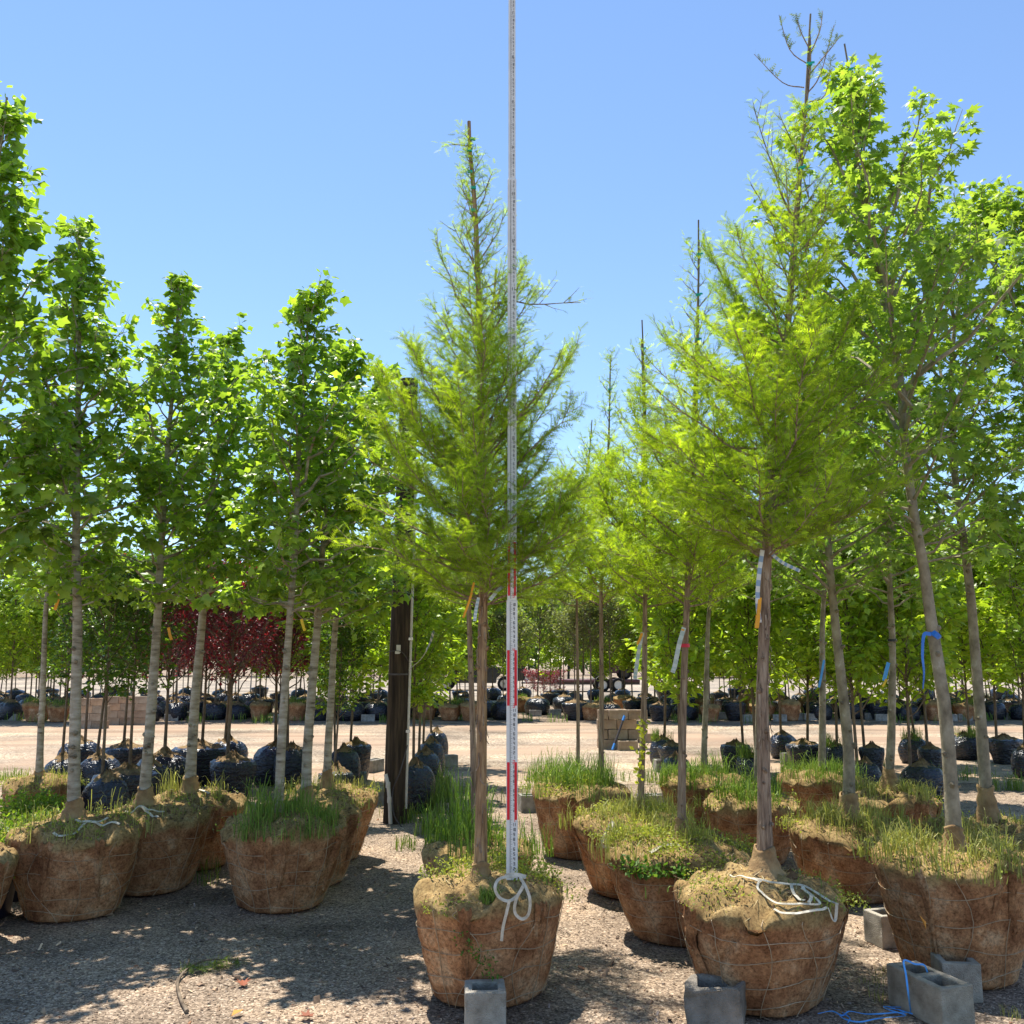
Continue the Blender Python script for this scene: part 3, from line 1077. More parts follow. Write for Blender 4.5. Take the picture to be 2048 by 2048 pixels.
def balled_tree(name, label, kind, cpx, Y, trunk_px, r0, r1, rb, rt, hr, hd, seed, crown, base_py=1215, col_h=.14, flare=.05,
                weeds=None, group=None, stake=None, wire=True, bark_col=(1, 1, 1), trunkY=None, cls='tree', nsides=14):
    rng = np.random.default_rng(seed)
    bx = XatY(cpx, Y, 0.2)
    base = np.array([bx, Y, 0.0])
    root = thing(name, label, cls, tuple(base), 0, group)
    tY = trunkY or Y
    raw = np.array([P(x, y, tY) for x, y in trunk_px]) - base
    raw[0, 2] = min(raw[0, 2], hr + hd * .6)
    path = smooth_path(raw, 160)
    arc = np.concatenate([[0], np.cumsum(np.linalg.norm(np.diff(path, axis=0), axis=1))])
    ta = np.linspace(0, arc[-1], 40)
    path = np.stack([np.interp(ta, arc, path[:, k]) for k in range(3)], -1)
    rr = np.linspace(r0, r1, 40) * 1.0
    rr[:3] *= np.array([1.25, 1.12, 1.05])
    bark = M[kind + '_bark']
    mb = MB()
    tube(mb, path, rr, nsides, bark_col, rough=.035 if kind == 'cyp' else .015, rng=rng)
    for k in range(9):
        q = path_at(path, rng.uniform(.05, .42))
        a = rng.uniform(-2.8, -.3)
        d = np.array([math.cos(a), math.sin(a), rng.uniform(.1, .6)])
        rk = r0 * rng.uniform(.16, .34)
        tube(mb, [q + d * r0 * .6, q + d * r0 * .98, q + d * r0 * rng.uniform(1.05, 1.35)], [rk * 1.7, rk * 1.1, rk * .75], 7, np.array(bark_col) * .75)
    zb = P(trunk_px[0][0], base_py, tY)[2]
    t_base = float(np.interp(zb, path[:, 2], np.linspace(0, 1, 40)))
    wood, leaf = crown(path, t_base)
    tr = mb.build('trunk', bark, root, True)
    b = wood.build('branches', bark, tr)
    cr = leaf.build('crown', {'cyp': M['cyp_leaf'], 'tulip': M['leaf_gloss'], 'maple': M['leaf']}[kind], root)
    bm, rad, top = ball(rb, rt, hr, hd, seed + 5)
    rbl = bm.build('root_ball', M['burlap'], root, True)
    if wire:
        wire_basket(rad, top, hr, rt, seed + 9).build('wire_basket', M['wire'], rbl)
    if col_h:
        cm = collar(r0 * 1.1, col_h, flare, seed + 3)
        co = cm.build('burlap_collar', M['collar'], rbl, True)
        z0 = top(raw[0, 0], raw[0, 1]) - .03
        # the collar follows the foot of the trunk
        f = path[np.argmin(abs(path[:, 2] - (z0 + col_h * .5)))]
        co.location = (f[0], f[1], z0)
    if Y < 9.5:
        flap_litter(rbl, rad, top, hr, rt, seed)
    if weeds:
        wm = MB()
        weeds(wm, rng, rad, top, hr, rt)
        tag(wm.build('weeds', M['grass'], root), kind='stuff')
    if stake is not None:
        s0, s1 = stake
        sm = MB()
        a = path_at(path, s0) + [.022, -.012, 0]
        b2 = np.array(P(*s1, tY)) - base
        tube(sm, smooth_path([a, (a + b2) / 2 + [.01, 0, 0], b2], 10), np.linspace(.009, .006, 10), 6)
        st = sm.build('stake', M['stake'], root, True)
        for u in (.15, .35, .55, .72, .86):
            q = a * (1 - u) + b2 * u
            tm = MB()
            nn = path[np.argmin(abs(path[:, 2] - q[2]))]
            box(tm, (q * .5 + nn * .5) + [0, -.016, 0], (.035, .012, .018), rng.uniform(-.4, .4))
            box(tm, (q * .5 + nn * .5) + [.022, -.018, .008], (.02, .006, .012), rng.uniform(-.6, .6))
            tm.build('tie', M['green_tie'], st)
    return root, rbl, path, rad, top, tr


def wd_grass(n, h, k=6, forbs=300, side=(0, 6.283), fs=.02, rim=(.35, 1.0), gc=None, fc=None, fh=.07):
    """weeds spread in k clumps over the ball top"""
    k = int(k * 2)

    def f(mb, rng, rad, top, hr, rt):
        for i in range(k):
            a = rng.uniform(*side)
            r = rt * rng.uniform(*rim)
            x, y = r * math.cos(a), r * math.sin(a)
            z = top(x, y) - .02 if r < rt * .93 else hr
            kw = {} if gc is None else dict(ca=gc[0], cb=gc[1])
            if n:
                grass(mb, (x, y, z), max(3, n // k), h * rng.uniform(.35, 1.15), rng.uniform(.06, .2), rng, lean=rng.uniform(.3, .9), **kw)
            kw = {} if fc is None else dict(ca=fc[0], cb=fc[1])
            if forbs:
                a = rng.uniform(*side)
                r = rt * rng.uniform(*rim)
                x, y = r * math.cos(a), r * math.sin(a)
                forb(mb, (x, y, top(x, y) - .015), max(5, forbs // k), fh, .14, rng, fs, **kw)
    return f


GC_DRY = ((0.20, 0.24, 0.06), (0.42, 0.40, 0.14))
GC_GRN = ((0.09, 0.18, 0.025), (0.24, 0.33, 0.07))
FC_YEL = ((0.20, 0.26, 0.03), (0.42, 0.44, 0.09))
FC_GRN = ((0.06, 0.15, 0.02), (0.14, 0.24, 0.04))

CY_A, CY_B = (0.20, 0.325, 0.03), (0.36, 0.49, 0.048)

# ---- front cypress with the levelling staff
A_prof = [(0, .58), (.1, .68), (.22, .61), (.40, .45), (.53, .32), (.68, .22), (.78, .15), (.86, .05), (1, .02)]
treeA, ballA, pathA, radA, topA, trA = balled_tree(
    'bald_cypress', 'tall bright green cypress behind the white and red measuring staff, tied with a white bow', 'cyp', 975, 5.38,
    [(961, 1740), (962, 1600), (963, 1450), (966, 1200), (968, 1000), (962, 800), (957, 600), (950, 420), (940, 300), (938, 243)],
    .034, .011, .31, .42, .515, .075, 101,
    lambda p, t: cypress_crown(p, .03, t, A_prof, 116, 7, 7, .10, .95, CY_A, CY_B,
                            spurs=[(.735, .05, .62, 3), (.52, -.5, .5, 50),  (.37, 3.5, .62, 26), (.40, 2.9, .84, 26), (.44, 3.2, .82, 30), (.48, 3.0, .78, 34), (.52, 3.3, .66, 40), (.38, 3.3, .85, 18), (.47, 3.7, .6, 44), (.965, 3.0, .16, 8), (.5, .3, .5, 52), (.42, .5, .58, 40)]),
    weeds=wd_grass(150, .10, 7, 2300, (-.5, 3.4), .019, (.25, 1.02), GC_GRN, FC_YEL, .13), col_h=.10, flare=.04, bark_col=(1.12, 1.0, .78))
mb = MB()
for k in range(4):
    rg = np.random.default_rng(300 + k)
    forb(mb, (-.22 + .07 * k, -.33 + .03 * k, .50), 130, .08, .12, rg, .018, *FC_YEL)
    forb(mb, (-.12 + .05 * k, -.40 - .01 * k, .36 - .05 * k), 40, .12, .05, rg, .02, *FC_GRN)
grass(mb, (.02, -.33, .545), 170, .10, .055, np.random.default_rng(5), *GC_GRN, w=.004, lean=.9)
forb(mb, (.40, -.02, .5), 120, .10, .13, np.random.default_rng(6), .018, *FC_YEL)
tag(mb.build('weeds', M['grass'], treeA), kind='stuff')
# white bow
bA = np.array(treeA.location)
mb = MB()


def rel(px, py, Y, b=None):
    return P(px, py, Y) - (bA if b is None else b)


ribbon(mb, [rel(1030, 1752, 5.0), rel(1000, 1757, 4.96), rel(990, 1775, 4.93), rel(999, 1795, 4.93), rel(1018, 1802, 4.93), rel(1035, 1790, 4.94), rel(1047, 1770, 4.95), rel(1040, 1754, 4.98)], .015, (0, -1, .6))
ribbon(mb, [rel(1040, 1754, 4.98), rel(1052, 1775, 4.94), rel(1060, 1800, 4.925), rel(1057, 1828, 4.935), rel(1044, 1838, 4.935), rel(1030, 1825, 4.93), rel(1032, 1800, 4.925), rel(1046, 1772, 4.94)], .015, (0, -1, .2))
ribbon(mb, [rel(1019, 1800, 4.925), rel(1012, 1830, 4.925), rel(1006, 1855, 4.935), rel(1003, 1882, 4.945)], .015, (0, -1, .1))
ribbon(mb, [rel(1010, 1752, 5.02), rel(1030, 1749, 5.0), rel(1052, 1754, 4.99)], .02, (0, -1, .5))
mb.build('white_bow', M['twine'], ballA)

# ---- cypress behind it
treeB, *_ = balled_tree(
    'bald_cypress', 'slender cypress whose dark trunk stands just left behind the staff tree', 'cyp', 955, 6.75,
    [(949, 1660), (947, 1550), (945, 1450), (937, 1200), (935, 1050), (942, 900), (965, 740), (985, 620), (992, 540)],
    .0245, .008, .3, .40, .45, .07, 121,
    lambda p, t: cypress_crown(p, .03, t, [(0, .5), (.2, .62), (.45, .5), (.7, .32), (.88, .18), (1, .05)], 50, 17, 5, .105, .7, CY_A, CY_B),
    weeds=wd_grass(900, .46, 10, 500, (0, 6.283), .02, (.15, 1.1), ((0.09, 0.19, 0.03), (0.20, 0.30, 0.05)), FC_YEL, .1), col_h=.1)

# ---- right front cypress
C_prof = [(0, .70), (.03, .78), (.14, .74), (.255, .62), (.42, .44), (.55, .30), (.73, .14), (.82, .07), (1, .03)]
treeC, ballC, pathC, radC, topC, trC = balled_tree(
    'bald_cypress', 'tallest cypress with lime green crown, broken grey block at its burlap ball', 'cyp', 1520, 5.28,
    [(1529, 1740), (1529, 1640), (1527, 1500), (1525, 1380), (1530, 1200), (1537, 1050), (1541, 950), (1556, 800), (1572, 700), (1590, 450), (1608, 250), (1620, 130), (1619, 60)],
    .041, .006, .31, .465, .50, .13, 131,
    lambda p, t: cypress_crown(p, .03, t, C_prof, 112, 27, 7, .10, .85, CY_A, (0.41, 0.55, 0.05), bare=.9,
                            spurs=[(.40, 3.2, .75, 26), (.40, -.2, .85, 24), (.385, -.4, .5, 6), (.45, 3.4, .8, 32), (.48, -.1, .8, 30)]),
    base_py=1125, weeds=wd_grass(110, .09, 7, 1700, (2.2, 7.2), .016, (.6, 1.02), GC_GRN, FC_YEL, .05), col_h=.15, flare=.07,
    stake=(.55, (1621, 28)))
bC = np.array(treeC.location)
# bare curved shoots at its top
mb = MB()
for a, b, c in [((1608, 175), (1565, 165), (1508, 108)), ((1618, 130), (1580, 100), (1558, 30)), ((1618, 150), (1655, 105), (1682, 70)), ((1620, 110), (1640, 60), (1645, 22)), ((1614, 205), (1650, 190), (1662, 120)), ((1620, 100), (1600, 60), (1592, 28)), ((1612, 190), (1640, 150), (1668, 50))]:
    p = smooth_path([rel(*a, 5.28, bC), rel(*b, 5.26, bC), rel(*c, 5.3, bC)], 9)
    tube(mb, p, np.linspace(.005, .0018, 9), 4)
mb.build('bare_shoots', M['cyp_bark'], trC)
mb = MB()
rg = np.random.default_rng(77)
for b, c in [((1560, 160), (1510, 110)), ((1580, 100), (1560, 40)), ((1645, 115), (1682, 70)), ((1636, 80), (1646, 28)), ((1650, 185), (1664, 115)), ((1604, 75), (1592, 30)), ((1640, 145), (1668, 55))]:
    t = rg.random((26, 1))
    p = rel(*b, 5.27, bC) * (1 - t) + rel(*c, 5.29, bC) * t
    put(mb, FEATH[4], p, np.array([[0, 0, .8]]) + rg.normal(0, .5, (26, 3)), rand_unit(rg, 26), np.full(26, .05) * rg.uniform(.4, 1.2, 26), tone(rg, 26, (.10, .15, .03), (.17, .22, .05)))
mb.build('top_foliage', M['cyp_leaf'], treeC)
# white strapping lying on the ball
mb = MB()


def ontop(px, py, dz=.006):
    # point on the domed top of ball C below a pixel
    best = None
    for Y in np.linspace(4.75, 5.75, 120):
        q = P(px, py, Y) - bC
        if math.hypot(q[0], q[1]) < .5 and q[2] <= topC(q[0], q[1]) + dz:
            best = q
            break
    return P(px, py, 4.8) - bC if best is None else best + [0, 0, dz]


strap(mb, [ontop(1505, 1762), ontop(1540, 1768), ontop(1580, 1775), ontop(1620, 1785), ontop(1660, 1815), ontop(1676, 1835), ontop(1668, 1848, .01), ontop(1640, 1851, .012), ontop(1600, 1843, .012), ontop(1565, 1832, .012), ontop(1545, 1820, .012)], .014, topC)
strap(mb, [ontop(1518, 1768), ontop(1516, 1785), ontop(1530, 1800), ontop(1555, 1812), ontop(1590, 1813), ontop(1615, 1815), ontop(1640, 1812), ontop(1625, 1795), ontop(1600, 1778)], .012, topC)
strap(mb, [ontop(1582, 1775), ontop(1590, 1795), ontop(1610, 1805)], .016, topC)
strap(mb, [ontop(1605, 1780), ontop(1622, 1795), ontop(1618, 1812)], .016, topC)
strap(mb, [ontop(1460, 1760), ontop(1490, 1763), ontop(1525, 1765)], .01, topC)
mb.build('white_strap', M['twine'], ballC)
# folded cloth flap on the left shoulder of the ball
mb = MB()
V = []
for i, q in enumerate(np.linspace(1.03, .30, 14)):
    for j in range(9):
        a = 3.60 + (j / 8 - .5) * (.34 - .20 * (1 - q)) + .05 * math.sin(7 * q) + .04 * (1 - q)
        r = radC(a, min(q, 1) * .5) + .007 + .016 * math.sin(j / 8 * math.pi) + .007 * math.sin(j * 2.1 + 5 * q) * q
        V.append((r * math.cos(a), r * math.sin(a), q * .51 + .012 * math.sin(3 * j + 2 * q) - (.02 if q < .35 and j % 2 else 0)))
i, j = np.meshgrid(np.arange(13), np.arange(8), indexing='ij')
mb.add(V, np.stack([i * 9 + j, (i + 1) * 9 + j, (i + 1) * 9 + j + 1, i * 9 + j + 1], -1).reshape(-1, 4), (.2, 1, 0))
fl = mb.build('cloth_flap', M['burlap'], ballC, True)
mb = MB()
rg = np.random.default_rng(90)
for t in np.linspace(3.50, 3.70, 16):
    z = .155 + rg.normal(0, .01)
    r = radC(t, z) + .012
    o = np.array([r * math.cos(t), r * math.sin(t), z])
    ribbon(mb, [o, o + [rg.normal(0, .006), -.004, -.04], o + [rg.normal(0, .012), -.006, -rg.uniform(.06, .11)]], .0035, (0, -1, 0), n=5)
tag(mb.build('fringe', M['collar'], fl), kind='stuff')
striped(treeC, [rel(1525, 1100, 5.2, bC), rel(1518, 1150, 5.19, bC), rel(1515, 1200, 5.19, bC), rel(1519, 1245, 5.2, bC)], .024)
striped(treeC, [rel(1540, 1105, 5.22, bC), rel(1565, 1125, 5.2, bC), rel(1600, 1142, 5.18, bC)], .02)
hang_tag(treeC, rel(1520, 1195, 5.19, bC), .17, .02, 'orange', lean=(-.03, 0))
hang_tag(treeC, rel(1516, 1230, 5.19, bC), .07, .026, 'orange', lean=(-.01, 0))
# peeling strips of bark
mb = MB()
rg = np.random.default_rng(8)
for i in range(46):
    q = path_at(pathC, rg.uniform(.02, .33))
    a = rg.uniform(-2.9, -.2)
    d = np.array([math.cos(a), math.sin(a), 0])
    s = np.array([-math.sin(a), math.cos(a), 0])
    r = .038 + .002
    L = rg.uniform(.03, .10)
    o = q + d * r
    ribbon(mb, [o, o + [0, 0, -L * .6] + d * .003, o + [0, 0, -L] + d * rg.uniform(.004, .02) + s * rg.normal(0, .01)], rg.uniform(.004, .010), d, n=5)
tag(mb.build('bark_strips', M['cyp_bark'], trC), kind='stuff')
mb = MB()
for i in range(40):
    q = path_at(pathA, rg.uniform(.04, .34))
    a = rg.uniform(-2.9, -.2)
    d = np.array([math.cos(a), math.sin(a), 0])
    s = np.array([-math.sin(a), math.cos(a), 0])
    L = rg.uniform(.03, .09)
    o = q + d * .032
    ribbon(mb, [o, o + [0, 0, -L * .6] + d * .003, o + [0, 0, -L] + d * rg.uniform(.004, .018) + s * rg.normal(0, .01)], rg.uniform(.003, .008), d, n=5)
tag(mb.build('bark_strips', M['cyp_bark'], trA), kind='stuff')
hang_tag(treeA, rel(948, 1165, 5.3), .20, .013, 'orange', lean=(-.06, 0))
striped(treeA, [rel(1012, 1168, 5.36), rel(995, 1182, 5.3), rel(980, 1200, 5.28)], .02, ((.6, .64, .62), (.5, .55, .54)))
striped(treeA, [rel(957, 1195, 5.3), rel(952, 1220, 5.29), rel(949, 1242, 5.29)], .018, ((.6, .64, .62), (.35, .45, .48)))
# green ties up the leader
for py, px in ((278, 946), (300, 939), (343, 940), (375, 947), (420, 946), (545, 955), (570, 953)):
    mb = MB()
    box(mb, rel(px, py, 5.36), (.03, .012, .016), .2)
    mb.build('tie', M['green_tie'], treeA)

# ---- the cypresses receding behind it
treeH, ballH, pathH, radH, topH, trH = balled_tree(
    'bald_cypress', 'cypress with a red band round its trunk, second in the right cypress row', 'cyp', 1365, 6.45,
    [(1363, 1680), (1364, 1550), (1367, 1400), (1372, 1250), (1378, 1100), (1385, 900), (1393, 700), (1397, 560), (1398, 480)],
    .029, .006, .30, .48, .50, .10, 141,
    lambda p, t: cypress_crown(p, .03, t, [(0, .62), (.09, .64), (.25, .52), (.42, .38), (.59, .25), (.76, .16), (1, .05)], 66, 37, 5, .105, .75, CY_A, (0.41, 0.55, 0.05)),
    weeds=wd_grass(700, .24, 11, 3600, (0, 6.283), .02, (.2, 1.02), GC_DRY, FC_YEL, .1), col_h=.14, flare=.05, stake=(.55, (1397, 440)))
bH = np.array(treeH.location)
rg = np.random.default_rng(9)
mb = MB()
for k in range(7):
    a = 3.6 + k * .16
    forb(mb, (.45 * math.cos(a), .45 * math.sin(a), .46), 70, .09, .09, rg, .042, *FC_GRN)
tag(mb.build('weeds', M['grass'], treeH), kind='stuff')
mb = MB()
ribbon(mb, [rel(1385, 1715, 6.25, bH), rel(1400, 1725, 6.1, bH), rel(1425, 1742, 6.02, bH), rel(1434, 1768, 5.99, bH)], .03, (0, -.7, .7))
ribbon(mb, [rel(1300, 1705, 6.2, bH), rel(1330, 1690, 6.25, bH), rel(1365, 1690, 6.3, bH)], .02, (0, -.7, .7))
mb.build('white_strap', M['twine'], ballH)
mb = MB()
q = pathH[np.argmin(abs(pathH[:, 2] - rel(1370, 1307, 6.45, bH)[2]))]
tube(mb, [q - [0, 0, .012], q + [0, 0, .012]], .031, 14)
mb.build('red_band', M['red_tape'], trH)
striped(treeH, [rel(1368, 1255, 6.35, bH), rel(1358, 1290, 6.3, bH), rel(1350, 1330, 6.28, bH), rel(1345, 1345, 6.27, bH)], .03, ((.66, .68, .66), (.52, .57, .56)))
hang_tag(treeH, rel(1366, 1258, 6.34, bH), .09, .02, 'orange', lean=(-.03, 0))

treeI, ballI, *_ = balled_tree(
    'bald_cypress', 'cypress with a loop of twine on its ball, third in the right cypress row', 'cyp', 1262, 7.6,
    [(1281, 1650), (1283, 1550), (1288, 1400), (1290, 1200), (1288, 1000), (1287, 800), (1283, 680)],
    .028, .006, .30, .47, .50, .08, 151,
    lambda p, t: cypress_crown(p, .03, t, [(0, .65), (.26, .54), (.46, .36), (.7, .15), (1, .05)], 54, 47, 5, .11, .7, CY_A, (0.41, 0.55, 0.05)),
    weeds=wd_grass(1000, .28, 12, 2600, (0, 6.283), .022, (.2, 1.05), GC_DRY, FC_YEL, .1), col_h=.12, flare=.05, stake=(.6, (1284, 640)))
bI = np.array(treeI.location)
mb = MB()
ribbon(mb, [rel(1222, 1645, 7.25, bI), rel(1205, 1680, 7.17, bI), rel(1206, 1692, 7.17, bI), rel(1218, 1690, 7.17, bI), rel(1224, 1660, 7.2, bI), rel(1226, 1642, 7.25, bI)], .02, (0, -1, .2))
mb.build('twine_loop', M['twine'], ballI)
striped(treeI, [rel(1285, 1265, 7.5, bI), rel(1278, 1300, 7.48, bI), rel(1272, 1340, 7.47, bI), rel(1270, 1358, 7.46, bI)], .03, ((.62, .64, .62), (.40, .50, .55)))
hang_tag(treeI, rel(1284, 1266, 7.48, bI), .09, .02, 'orange', lean=(-.04, 0))
mb = MB()
rg = np.random.default_rng(10)
tt = rg.random((60, 1))
put(mb, DIAM, rel(1291, 1430, 7.5, bI) * (1 - tt) + rel(1283, 1560, 7.5, bI) * tt + rg.normal(0, .03, (60, 3)), rg.normal(0, 1, (60, 3)) + [-.6, 0, .9], rand_unit(rg, 60), np.full(60, .05), tone(rg, 60, (.3, .36, .04), (.45, .46, .06)))
tag(mb.build('trunk_sprouts', M['cyp_leaf'], treeI), kind='stuff')

treeJ, ballJ, *_ = balled_tree(
    'bald_cypress', 'cypress in tall grass right of the staff, its bare tip above the far gap', 'cyp', 1165, 9.0,
    [(1201, 1610), (1203, 1400), (1202, 1200), (1206, 1050), (1216, 900), (1220, 780), (1221, 710)],
    .027, .004, .30, .47, .55, .07, 161,
    lambda p, t: cypress_crown(p, .03, t, [(0, .65), (.2, .72), (.35, .5), (.48, .24), (.63, .13), (.83, .11), (1, .05)], 52, 57, 5, .115, .75, CY_A, (0.41, 0.55, 0.05)),
    weeds=wd_grass(1100, .34, 11, 1500, (0, 6.283), .025, (.1, 1.08), GC_GRN, FC_YEL, .12), col_h=.08, stake=(.62, (1220, 745)))
treeK, *_ = balled_tree(
    'bald_cypress', 'thin cypress trunk rising from tall grass, farthest in the right cypress row', 'cyp', 1148, 10.4,
    [(1156, 1580), (1156, 1400), (1154, 1200), (1160, 1050), (1175, 930), (1184, 860)],
    .022, .004, .28, .40, .45, .07, 171,
    lambda p, t: cypress_crown(p, .03, t, [(0, .6), (.3, .75), (.5, .5), (.75, .22), (1, .05)], 46, 67, 5, .115, .75, CY_A, (0.41, 0.55, 0.05)),
    weeds=wd_grass(700, .36, 8, 600, (0, 6.283), .025, (.1, 1.1), GC_GRN, FC_YEL, .12), col_h=.06, wire=False, stake=(.7, (1184, 840)))

# ------------------------------------------------------------------ tulip trees on the left
TU_A, TU_B = (0.135, 0.24, 0.04), (0.31, 0.45, 0.075)
T_PROF = [(0, .55), (.12, .82), (.32, .88), (.46, .66), (.57, .42), (.67, .22), (.82, .15), (.93, .11), (1, .05)]


def tulip(label, cpx, Y, trunk, r0, seed, rb=.3, rt=.41, hr=.48, hd=.09, prof=T_PROF, nb=44, size=.058, lpt=8, weeds=None, name='tulip_tree', **kw):
    return balled_tree(name, label, 'tulip', cpx, Y, trunk, r0, .008, rb, rt, hr, hd, seed,
                       lambda p, t: broad_crown(p, t, prof, int(nb * 1.4), seed + 1, TULIP, size, lpt, TU_A, TU_B, 16, 66, .5, .078, lowpow=1.25), weeds=weeds, **kw)


few = wd_grass(260, .2, 8, 1100, (0, 6.283), .02, (.4, 1.0), GC_DRY, FC_YEL, .06)
tulip('big-leaved green tree cut by the left picture edge, trunk out of view', -120, 6.3,
      [(-95, 1700), (-90, 1400), (-70, 1100), (-50, 800), (-25, 500), (0, 300), (14, 195)], .04, 201, nb=48, size=.068, base_py=1130)
tL1 = tulip('tulip tree with thick grey banded trunk, front left, strapped burlap ball', 150, 7.0,
      [(147, 1665), (148, 1550), (150, 1450), (155, 1250), (152, 1100), (155, 900), (158, 700), (160, 550), (159, 445)], .046, 211, rb=.34, rt=.46, hr=.54, nb=50, col_h=.16, flare=.05, weeds=few)
tL2 = tulip('grey-trunked tulip tree with an orange tag leaning right, second from left in front', 302, 7.7,
      [(287, 1640), (291, 1560), (300, 1450), (314, 1250), (322, 1100), (335, 900), (350, 720), (358, 560)], .046, 221, rb=.33, rt=.44, hr=.53, nb=46, col_h=.15, weeds=wd_grass(140, .22, 6, 200, gc=GC_DRY))
tL3 = tulip('tulip tree with its trunk before the dark red trees, grass on its ball', 384, 8.5,
      [(378, 1600), (384, 1500), (390, 1400), (405, 1230), (415, 1050), (440, 850), (460, 670)], .048, 231, rt=.42, hr=.52, nb=44, col_h=.16, weeds=wd_grass(260, .30, 5, 200, gc=GC_DRY, rim=(.3, .8)))
tL4 = tulip('tulip tree with light-speckled trunk rising from grass, yellow tag to its right', 565, 7.2,
      [(555, 1670), (560, 1550), (565, 1450), (580, 1230), (590, 1100), (598, 900), (610, 750), (618, 600)], .038, 241, rb=.33, rt=.45, hr=.54, base_py=1225, nb=46, col_h=0, weeds=wd_grass(900, .30, 9, 400, gc=GC_GRN, rim=(.1, 1.05)))
tL5 = tulip('tulip tree with pale banded trunk between the speckled trunk and the thinner one', 612, 7.9,
      [(612, 1640), (614, 1520), (622, 1400), (634, 1260), (645, 1100), (665, 900), (690, 760), (700, 690)], .046, 251, rb=.33, rt=.44, hr=.53, base_py=1250, nb=42, weeds=wd_grass(160, .16, 5, 200, gc=GC_DRY))
tL6 = tulip('tulip tree nearest the wooden pole, thin pale trunk in a yellow burlap collar', 655, 8.8,
      [(653, 1590), (656, 1500), (662, 1400), (670, 1260), (690, 1050), (730, 880), (775, 745)], .039, 261, base_py=1255, rt=.42, hr=.52, nb=42, col_h=.18, weeds=few)
tulip('smaller olive-barked tree behind the green potted shrubs at far left', 80, 10.0,
      [(78, 1560), (82, 1450), (85, 1400), (90, 1250), (95, 1100), (70, 850)], .037, 271, rt=.36, nb=36, lpt=6, col_h=.08, weeds=few)
for (rt_, px, py, Y, mat, L) in ((tL1, 120, 1185, 6.9, 'orange', .13), (tL2, 337, 1255, 7.6, 'orange', .10), (tL4, 603, 1238, 7.15, 'yellow', .09)):
    b0 = np.array(rt_[0].location)
    hang_tag(rt_[0], rel(px, py, Y, b0), L, .022, mat, lean=(-.03 if px < 200 else .03, 0))
for rt_, pts in ((tL1, [[(215, 1640), (170, 1652), (130, 1680), (105, 1672)], [(150, 1645), (190, 1650), (240, 1662)]]), (tL2, [[(280, 1620), (300, 1632), (316, 1648)], [(250, 1628), (290, 1622), (330, 1630)]]), (tL3, [[(340, 1590), (375, 1578), (420, 1590)]])):
    b0 = np.array(rt_[0].location)
    mb = MB()
    for pl in pts:
        q = []
        for (x, y) in pl:
            for Yt in np.linspace(b0[1] - .5, b0[1] + .4, 90):
                w = P(x, y, Yt) - b0
                if math.hypot(w[0], w[1]) < .42 and w[2] <= rt_[4](w[0], w[1]) + .008:
                    q.append(w + [0, 0, .01])
                    break
        if len(q) > 1:
            strap(mb, q, .018, rt_[4])
    if mb.n:
        mb.build('white_strap', M['twine'], rt_[1])

# ------------------------------------------------------------------ maples on the right
MA_A, MA_B, MA_Y = (0.14, 0.25, 0.05), (0.29, 0.42, 0.09), (0.35, 0.46, 0.09)
M_PROF = [(0, .5), (.15, .8), (.35, .9), (.55, .66), (.7, .42), (.85, .24), (1, .06)]


def maple(label, cpx, Y, trunk, r0, seed, rb=.32, rt=.44, hr=.48, hd=.09, prof=M_PROF, nb=50, size=.060, lpt=8, weeds=None, **kw):
    return balled_tree('maple_tree', label, 'maple', cpx, Y, trunk, r0, .007, rb, rt, hr, hd, seed,
                       lambda p, t: broad_crown(p, t, prof, int(nb * 1.15), seed + 1, MAPLE, size, lpt, MA_A, MA_B, 30, 66, .4, .085, young=MA_Y, lowpow=1.15), weeds=weeds, **kw)


tE = maple('maple with blue tape knotted round its leaning speckled trunk, front right', 1915, 5.65,
      [(1908, 1715), (1906, 1630), (1893, 1450), (1880, 1350), (1862, 1240), (1850, 1150), (1832, 1050), (1818, 960), (1806, 850), (1800, 750), (1775, 620), (1745, 500), (1722, 380), (1708, 260), (1697, 150)],
      .043, 301, rb=.33, rt=.44, hr=.62, hd=.06, nb=58, base_py=1130, prof=[(0, .4), (.12, .7), (.32, .92), (.48, .82), (.6, .54), (.73, .28), (.86, .13), (1, .05)], col_h=.15, flare=.035, stake=(.8, (1689, 88)),
      weeds=wd_grass(1300, .22, 13, 900, (0, 6.283), .02, (.5, 1.06), GC_DRY, FC_YEL))
tF = maple('maple with a wide two-armed fork and double burlap collar behind the tall cypress', 1702, 7.5,
      [(1700, 1680), (1698, 1600), (1697, 1500), (1685, 1380), (1672, 1260), (1662, 1160), (1655, 1050), (1660, 900), (1680, 750), (1690, 620)],
      .05, 311, rb=.34, rt=.47, hr=.46, hd=.10, nb=46, col_h=.2, flare=.05, prof=[(0, .5), (.2, .8), (.5, .75), (.75, .5), (1, .1)],
      weeds=wd_grass(1200, .22, 13, 1200, (0, 6.283), .02, (.35, 1.07), GC_DRY, FC_YEL))
tG = maple('maple mostly hidden behind the trunk of the tallest cypress, wired burlap ball', 1505, 8.7,
      [(1514, 1620), (1518, 1400), (1525, 1200), (1532, 1000), (1545, 850), (1560, 700)], .035, 321, rt=.42, nb=40, lpt=6,
      weeds=wd_grass(800, .26, 8, 600, (0, 6.283), .025, (.2, 1.05), GC_GRN, FC_YEL))
